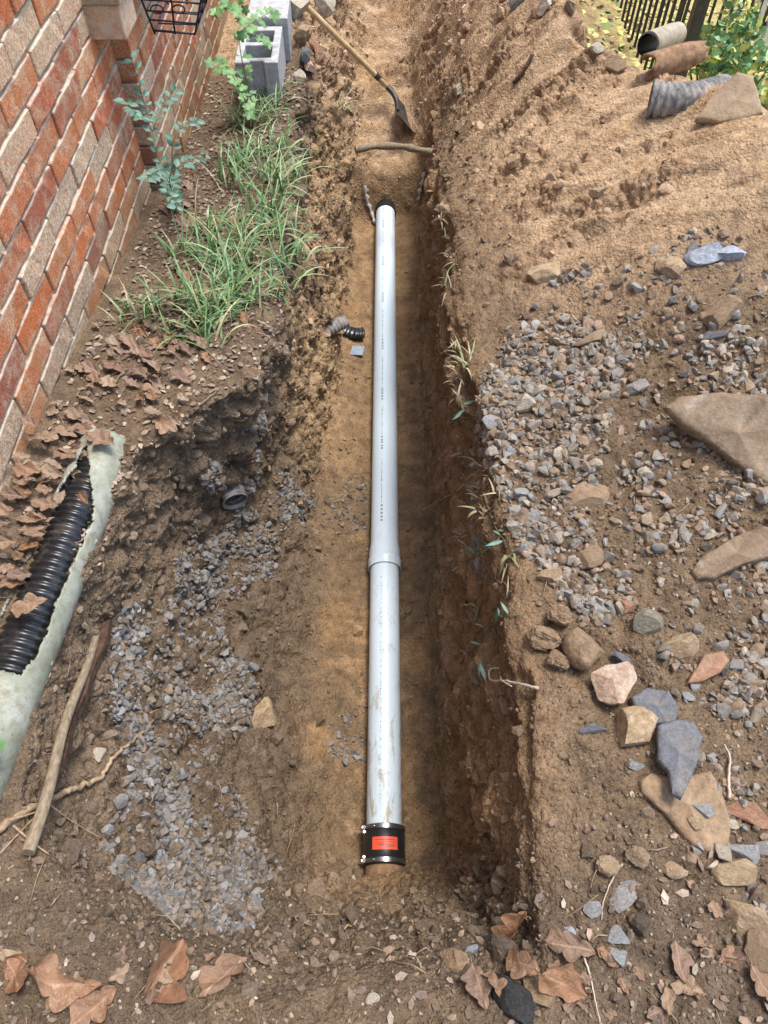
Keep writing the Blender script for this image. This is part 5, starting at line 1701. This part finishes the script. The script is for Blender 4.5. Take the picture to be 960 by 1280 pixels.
# ------------------------------------------------------------------ concrete blocks by the wall
M['concrete'] = mat_noise('concrete_block', (.33, .34, .34), (.50, .51, .50), 30, .95, .7, .004, .15)
def cinder_block(hollow):
    bm = bmesh.new()
    W_, L_, H_ = .20, .40, .195
    outer = [(-W_/2, 0), (-.035, 0), (-.03, .018), (.03, .018), (.035, 0), (W_/2, 0), (W_/2, L_), (-W_/2, L_)]
    holes = [[(-.065, .05), (.065, .05), (.065, .185), (-.065, .185)], [(-.065, .22), (.065, .22), (.065, .355), (-.065, .355)]] if hollow else []
    ov = [bm.verts.new((x, y, 0)) for x, y in outer]
    ed = [bm.edges.new((ov[i], ov[(i + 1) % len(ov)])) for i in range(len(ov))]
    for h in holes:
        hv = [bm.verts.new((x, y, 0)) for x, y in h]
        ed += [bm.edges.new((hv[i], hv[(i + 1) % 4])) for i in range(4)]
    fr = bmesh.ops.triangle_fill(bm, edges=ed, use_beauty=True)
    faces = [f for f in fr['geom'] if isinstance(f, bmesh.types.BMFace)]
    ex_ = bmesh.ops.extrude_face_region(bm, geom=faces)
    bmesh.ops.translate(bm, verts=[v for v in ex_['geom'] if isinstance(v, bmesh.types.BMVert)], vec=(0, 0, H_))
    bmesh.ops.recalc_face_normals(bm, faces=bm.faces)
    me = bpy.data.meshes.new('concrete_block'); bm.to_mesh(me); bm.free()
    return me
b0 = hit(352, 126)[0]
bx, by, bz = b0.x - .10, b0.y + .01, b0.z - .03
for i, (hol, dx, dz, rz, lab) in enumerate([(True, 0, 0, .03, 'hollow grey concrete block, the nearest of the row along the brick wall'),
                                        (False, .015, .03, .02, 'solid grey concrete block behind the hollow one along the wall'),
                                        (False, .03, .05, -.03, 'farthest grey concrete block of the row at the top edge')]):
    o = obj('concrete_block', cinder_block(hol), M['concrete'])
    o.location = (bx + dx, by + i * .415, bz + dz); o.rotation_euler = (.02 * i, 0, rz)
    bv = o.modifiers.new('worn_edges', 'BEVEL'); bv.width = .004; bv.segments = 2
    tag(o, lab, 'block', 'concrete blocks by the wall')

# ------------------------------------------------------------------ wire basket on the wall
M['wire'] = mat_noise('black_wire', (.015, .013, .02), (.04, .032, .045), 60, .5, .1, .001, .4)
bk = thing('wire_basket', 'black scrolled wire basket hanging on the brick wall at the top', 'basket', (-.75, 3.0, .4))
def ring(z):
    t_ = (z - .39) / .2
    return (-.835 - .03 * t_, -.69 + .085 * t_, 2.95 - .02 * t_, 3.22 + .06 * t_)
for z in (.39, .425, .455, .49, .53, .60):
    x0, x1, y0, y1 = ring(z)
    mb = MB(); mb.tube([(x0, y0, z + .012), (x1, y0, z), (x1, y1, z), (x0, y1, z + .012), (x0, y0, z + .012)], .0032 if z not in (.39, .60) else .0042, 6)
    part('hoop', mb.mesh('hoop', True), M['wire'], bk)
for (fx, fy) in ((0, 0), (.5, 0), (1, 0), (1, .33), (1, .66), (1, 1), (.5, 1), (0, 1)):
    pts_ = []
    for z in (.39, .49, .60):
        x0, x1, y0, y1 = ring(z)
        pts_.append((x0 + (x1 - x0) * fx, y0 + (y1 - y0) * fy, z))
    mb = MB(); mb.tube(pts_, .0038, 6); part('upright', mb.mesh('upright', True), M['wire'], bk)
for (fx, zc_) in ((.22, .472), (.62, .472)):
    x0, x1, y0, y1 = ring(zc_)
    cx_ = x0 + (x1 - x0) * fx
    mb = MB(); mb.tube([(cx_ + .022 * math.cos(a), y0 - .002, zc_ + .013 * math.sin(a)) for a in np.linspace(0, 2 * math.pi * 1.02, 20)], .0026, 6)
    part('scroll', mb.mesh('scroll', True), M['wire'], bk)
x0, x1, y0, y1 = ring(.39)
for fy in (.3, .7):
    mb = MB(); mb.tube([(x0, y0 + (y1 - y0) * fy, .395), (x1, y0 + (y1 - y0) * fy, .39)], .003, 6); part('floor_wire', mb.mesh('floor_wire'), M['wire'], bk)

# ------------------------------------------------------------------ behind the spoil heap: fence, pipe scraps, bushes
M['fence'] = mat_noise('black_fence_paint', (.02, .02, .022), (.05, .048, .045), 40, .5, .1, .001, .4)
FX = 1.66
p0 = at_x(872, 20, FX)
fence = thing('metal_fence', 'black metal picket fence behind the spoil heap at the top right', 'fence', (FX, p0.y, -.6))
zb, zt = -.75, .75
mb = MB(); mb.box((FX - .032, p0.y - .032, -1.0), (FX + .032, p0.y + .032, .85)); part('post', mb.mesh('post', bevel=.004), M['fence'], fence)
mb = MB(); mb.box((FX - .032, p0.y + 2.2, -1.2), (FX + .032, p0.y + 2.264, .8)); part('post', mb.mesh('post', bevel=.004), M['fence'], fence)
for z in (-.86, .62):
    mb = MB(); mb.box((FX - .014, p0.y + .033, z), (FX + .014, p0.y + 2.2, z + .035)); part('rail', mb.mesh('rail', bevel=.002), M['fence'], fence)
mb = MB(); mb.box((-.008, -.008, -.2), (.008, .008, 1.45)); pk = mb.mesh('picket', bevel=.0015); pk.materials.append(M['fence'])
for i in range(19):
    o = bpy.data.objects.new('picket', pk); COL.objects.link(o); o.parent = fence
    o.matrix_parent_inverse = Matrix.Translation(fence.location).inverted()
    o.location = (FX + .0225, p0.y + .14 + i * .108, -.72)
fence2 = thing('metal_fence', 'second black picket panel standing behind the first panel at the top right', 'fence', (FX + .5, p0.y + .9, -.6))
for i in range(13):
    o = bpy.data.objects.new('picket', pk); COL.objects.link(o); o.parent = fence2
    o.matrix_parent_inverse = Matrix.Translation(fence2.location).inverted()
    o.location = (FX + .12 + i * .085, p0.y + .95 + i * .05, -.85)
for z in (-.65, .5):
    mb = MB(); mb.tube([(FX + .1, p0.y + .96, z), (FX + 1.16, p0.y + 1.57, z)], .016, 4); part('rail', mb.mesh('rail'), M['fence'], fence2)

# broken pipe pieces on the crest
M['cream_pipe'] = mat_noise('cream_pipe', (.26, .22, .15), (.42, .37, .27), 25, .7, .2, .002)
M['tar'] = NT('black_lining').done((.01, .01, .011), .45)
dq = 2.52
A_, B_ = at_d(810, 56, dq * 1.03), at_d(846, 42, dq * 1.09)
axd = (B_ - A_).normalized()
sc = thing('broken_pipe', 'cream pipe scrap with a black-lined open end on the crest of the spoil heap', 'pipe', tuple(A_))
Lp = (B_ - A_).length
mb = MB(); mb.lathe([(0, .036), (0, .042), (Lp * .7, .042), (Lp, .038)], A_, axd, 28, a0=math.radians(-60), a1=math.radians(175)); part('shell', mb.mesh('shell', True, angle=40), M['cream_pipe'], sc)
mb = MB(); mb.lathe([(-.012, .0355), (Lp, .0355)], A_, axd, 28, a0=math.radians(60), a1=math.radians(330)); part('lining', mb.mesh('lining', True), M['tar'], sc)
A_, B_ = at_d(808, 84, dq * .985), at_d(872, 66, dq * 1.02)
Lp = (B_ - A_).length
axd = (B_ - A_).normalized()
mb = MB()
up_ = Vector((0, 0, 1)); e1_ = axd.cross(up_).normalized(); e2_ = e1_.cross(axd).normalized()
vv, ff = [], []
rg = random.Random(8)
for i in range(15):
    t_ = i / 14
    lo_, hi_ = -75 + 70 * max(0, t_ - .6) / .4, 165 - 95 * t_ ** 1.5 + rg.uniform(-2, 2)
    for k in range(15):
        a = math.radians(lo_ + (hi_ - lo_) * k / 14)
        vv.append(A_ + axd * (Lp * t_ + (.01 * math.sin(k) if i in (0, 14) else 0)) + (e1_ * math.cos(a) + e2_ * math.sin(a)) * (.033 + .003 * t_))
for i in range(14):
    for k in range(14):
        ff.append((i*15+k, i*15+k+1, i*15+16+k, i*15+15+k))
o = obj('broken_pipe', mesh_py('broken_pipe', vv, ff, True), M['clay'])
o.modifiers.new('thickness', 'SOLIDIFY').thickness = .009
tag(o, 'brown half-shell of broken clay pipe in front of the cream scrap', 'pipe')

# bushes and yellow litter in the sunny yard
def bush(name, label, c_, r, n_, cols, lsize, seed, squash=.8):
    rg = np.random.default_rng(seed)
    bsh = thing(name, label, 'bush', tuple(c_ - Vector((0, 0, r * squash))))
    pts_ = rg.normal(size=(n_, 3)); pts_ /= np.linalg.norm(pts_, axis=1)[:, None]
    rad = rg.uniform(.25, 1.0, n_) ** .5
    lob = 1 + .35 * np.sin(pts_[:, 0] * 4 + seed) * np.cos(pts_[:, 2] * 5 + seed * 2)
    pts_ = pts_ * (rad * lob)[:, None] * np.array([r, r, r * squash]) + np.array(c_)
    base = np.array([(-.5, 0, 0), (-.15, -.32, .05), (.2, -.25, .04), (.5, 0, 0), (.2, .25, .04), (-.15, .32, .05)], np.float32)
    R = rand_rot(n_, rg)
    v = np.einsum('mij,mkj->mki', R, base[None] * (lsize * rg.uniform(.6, 1.3, n_))[:, None, None]) + pts_[:, None, :]
    f = np.array([(0, 1, 5), (1, 2, 4), (1, 4, 5), (2, 3, 4)])[None] + (np.arange(n_) * 6)[:, None, None]
    cc = np.array(cols)[rg.integers(0, len(cols), n_)] * rg.uniform(.7, 1.3, (n_, 1))
    part('leaves', mesh_np('leaves', v.reshape(-1, 3), tris=f.reshape(-1, 3), smooth=False, col=np.repeat(cc, 6, 0)), M['grass'], bsh)['kind'] = 'stuff'
    for q in range(5):
        e_ = c_ + Vector((rg.normal() * r * .5, rg.normal() * r * .5, r * squash * rg.uniform(.2, .8)))
        b_ = c_ + Vector((rg.normal() * .03, rg.normal() * .03, -r * squash * 1.5))
        mb = MB(); mb.tube(curve_pts([b_, (b_ + e_) / 2 + Vector((rg.normal() * .04, rg.normal() * .04, 0)), e_], 5), [.008 - .0005 * i for i in range(11)], 6)
        part('stem', mb.mesh('stem', True), M['stem'], bsh)
    return bsh
GRN = [(.10, .22, .09), (.16, .32, .13), (.24, .40, .18), (.12, .26, .12)]
YEL = [(.62, .52, .16), (.70, .60, .24), (.52, .50, .16), (.40, .46, .14)]
bush('ivy_bush', 'green leafy bush right of the fence post', at_d(905, 65, 4.3), .22, 700, GRN + YEL[2:], .05, 1, 1.0)
bush('ivy_bush', 'green bush seen through the fence pickets at the top', at_d(790, 15, 6.8), .55, 900, GRN, .08, 2)
bush('ivy_bush', 'dark green growth behind the left end of the fence', at_d(742, 15, 7.4), .5, 800, GRN, .08, 3)
bush('yellow_bush', 'yellow-green low bush at the right edge below the white posts', at_d(950, 95, 4.6), .28, 620, YEL + GRN[1:3], .06, 4, .6)
bush('yellow_bush', 'sunlit yellow shrub behind the fence post', at_d(905, 15, 6.5), .8, 1900, YEL, .07, 5, .8)
bush('yellow_bush', 'sunlit yellow shrub between fence and white posts', at_d(840, 10, 8.0), .9, 1900, YEL, .07, 6, .7)
bush('yellow_bush', 'pale yellow shrub at the top right corner', at_d(965, 30, 6.0), .6, 1200, YEL, .07, 7, .8)
M['white_post'] = mat_noise('white_post_paint', (.62, .60, .54), (.78, .76, .70), 20, .6, .1, .001)
for (u, lab) in ((932, 'white wooden post at the top right, the left one of two'), (952, 'white wooden post at the top right edge, the right one of two')):
    c_ = at_d(u, 60, 5.3)
    mb = MB(); mb.box((c_.x - .03, c_.y - .03, -1.6), (c_.x + .03, c_.y + .03, c_.z + 1.2))
    tag(obj('white_post', mb.mesh('white_post', bevel=.004), M['white_post']), lab, 'post')
ks = pick(yard * (yv > 2.5) * (PV[:, 0] < 4.5), 9000)
PAL_Y = np.array(YEL + [(.30, .22, .10), (.24, .30, .10)], np.float32)
litter('yellow_leaf_litter', ks, RNG, 'yellow fallen leaves covering the yard beyond the fence', .04, .09, PAL_Y, M['litter'])
# twig on the spoil slope
pts_ = [hit(u, v)[0] + Vector((0, 0, .012)) for u, v in ((641, 108), (652, 95), (660, 82), (665, 72))]
mb = MB(); mb.tube(curve_pts(pts_, 5), .008, 8)
tag(obj('twig', mb.mesh('twig', True), M['wood_rot']), 'dark twig lying on the sandy slope near the top', 'twig')
# strips of pale fabric where the pipe enters the bank
M['fabric'] = mat_noise('pale_fabric', (.42, .40, .36), (.62, .60, .55), 60, .9, .5, .003)
for (pix, lab) in (([(455, 232), (459, 250), (465, 268), (469, 280)], 'pale plastic strip hanging left of the far pipe end'), ([(531, 215), (527, 232), (523, 250)], 'pale plastic strip hanging right of the far pipe end')):
    c_ = [hit(u, v)[0] + (EYE - hit(u, v)[0]).normalized() * .02 for u, v in pix]
    pp = curve_pts(c_, 6)
    mb = MB(); vv = []
    for i_, q_ in enumerate(pp):
        w_ = .010 + .007 * math.sin(i_ * 1.7) + .004 * math.sin(i_ * 4.1)
        vv += [q_ + Vector((-w_, 0, .004 * math.sin(i_))), q_ + Vector((0, -.006, .006)), q_ + Vector((w_, 0, .004 * math.cos(i_ * 1.3))), q_ + Vector((0, .012, -.006))]
    ff = [(i_*4+k_, i_*4+(k_+1) % 4, i_*4+4+(k_+1) % 4, i_*4+4+k_) for i_ in range(len(pp) - 1) for k_ in range(4)]
    mb.add(vv, ff)
    tag(obj('plastic_strip', mb.mesh('plastic_strip', True), M['fabric']), lab, 'strip')
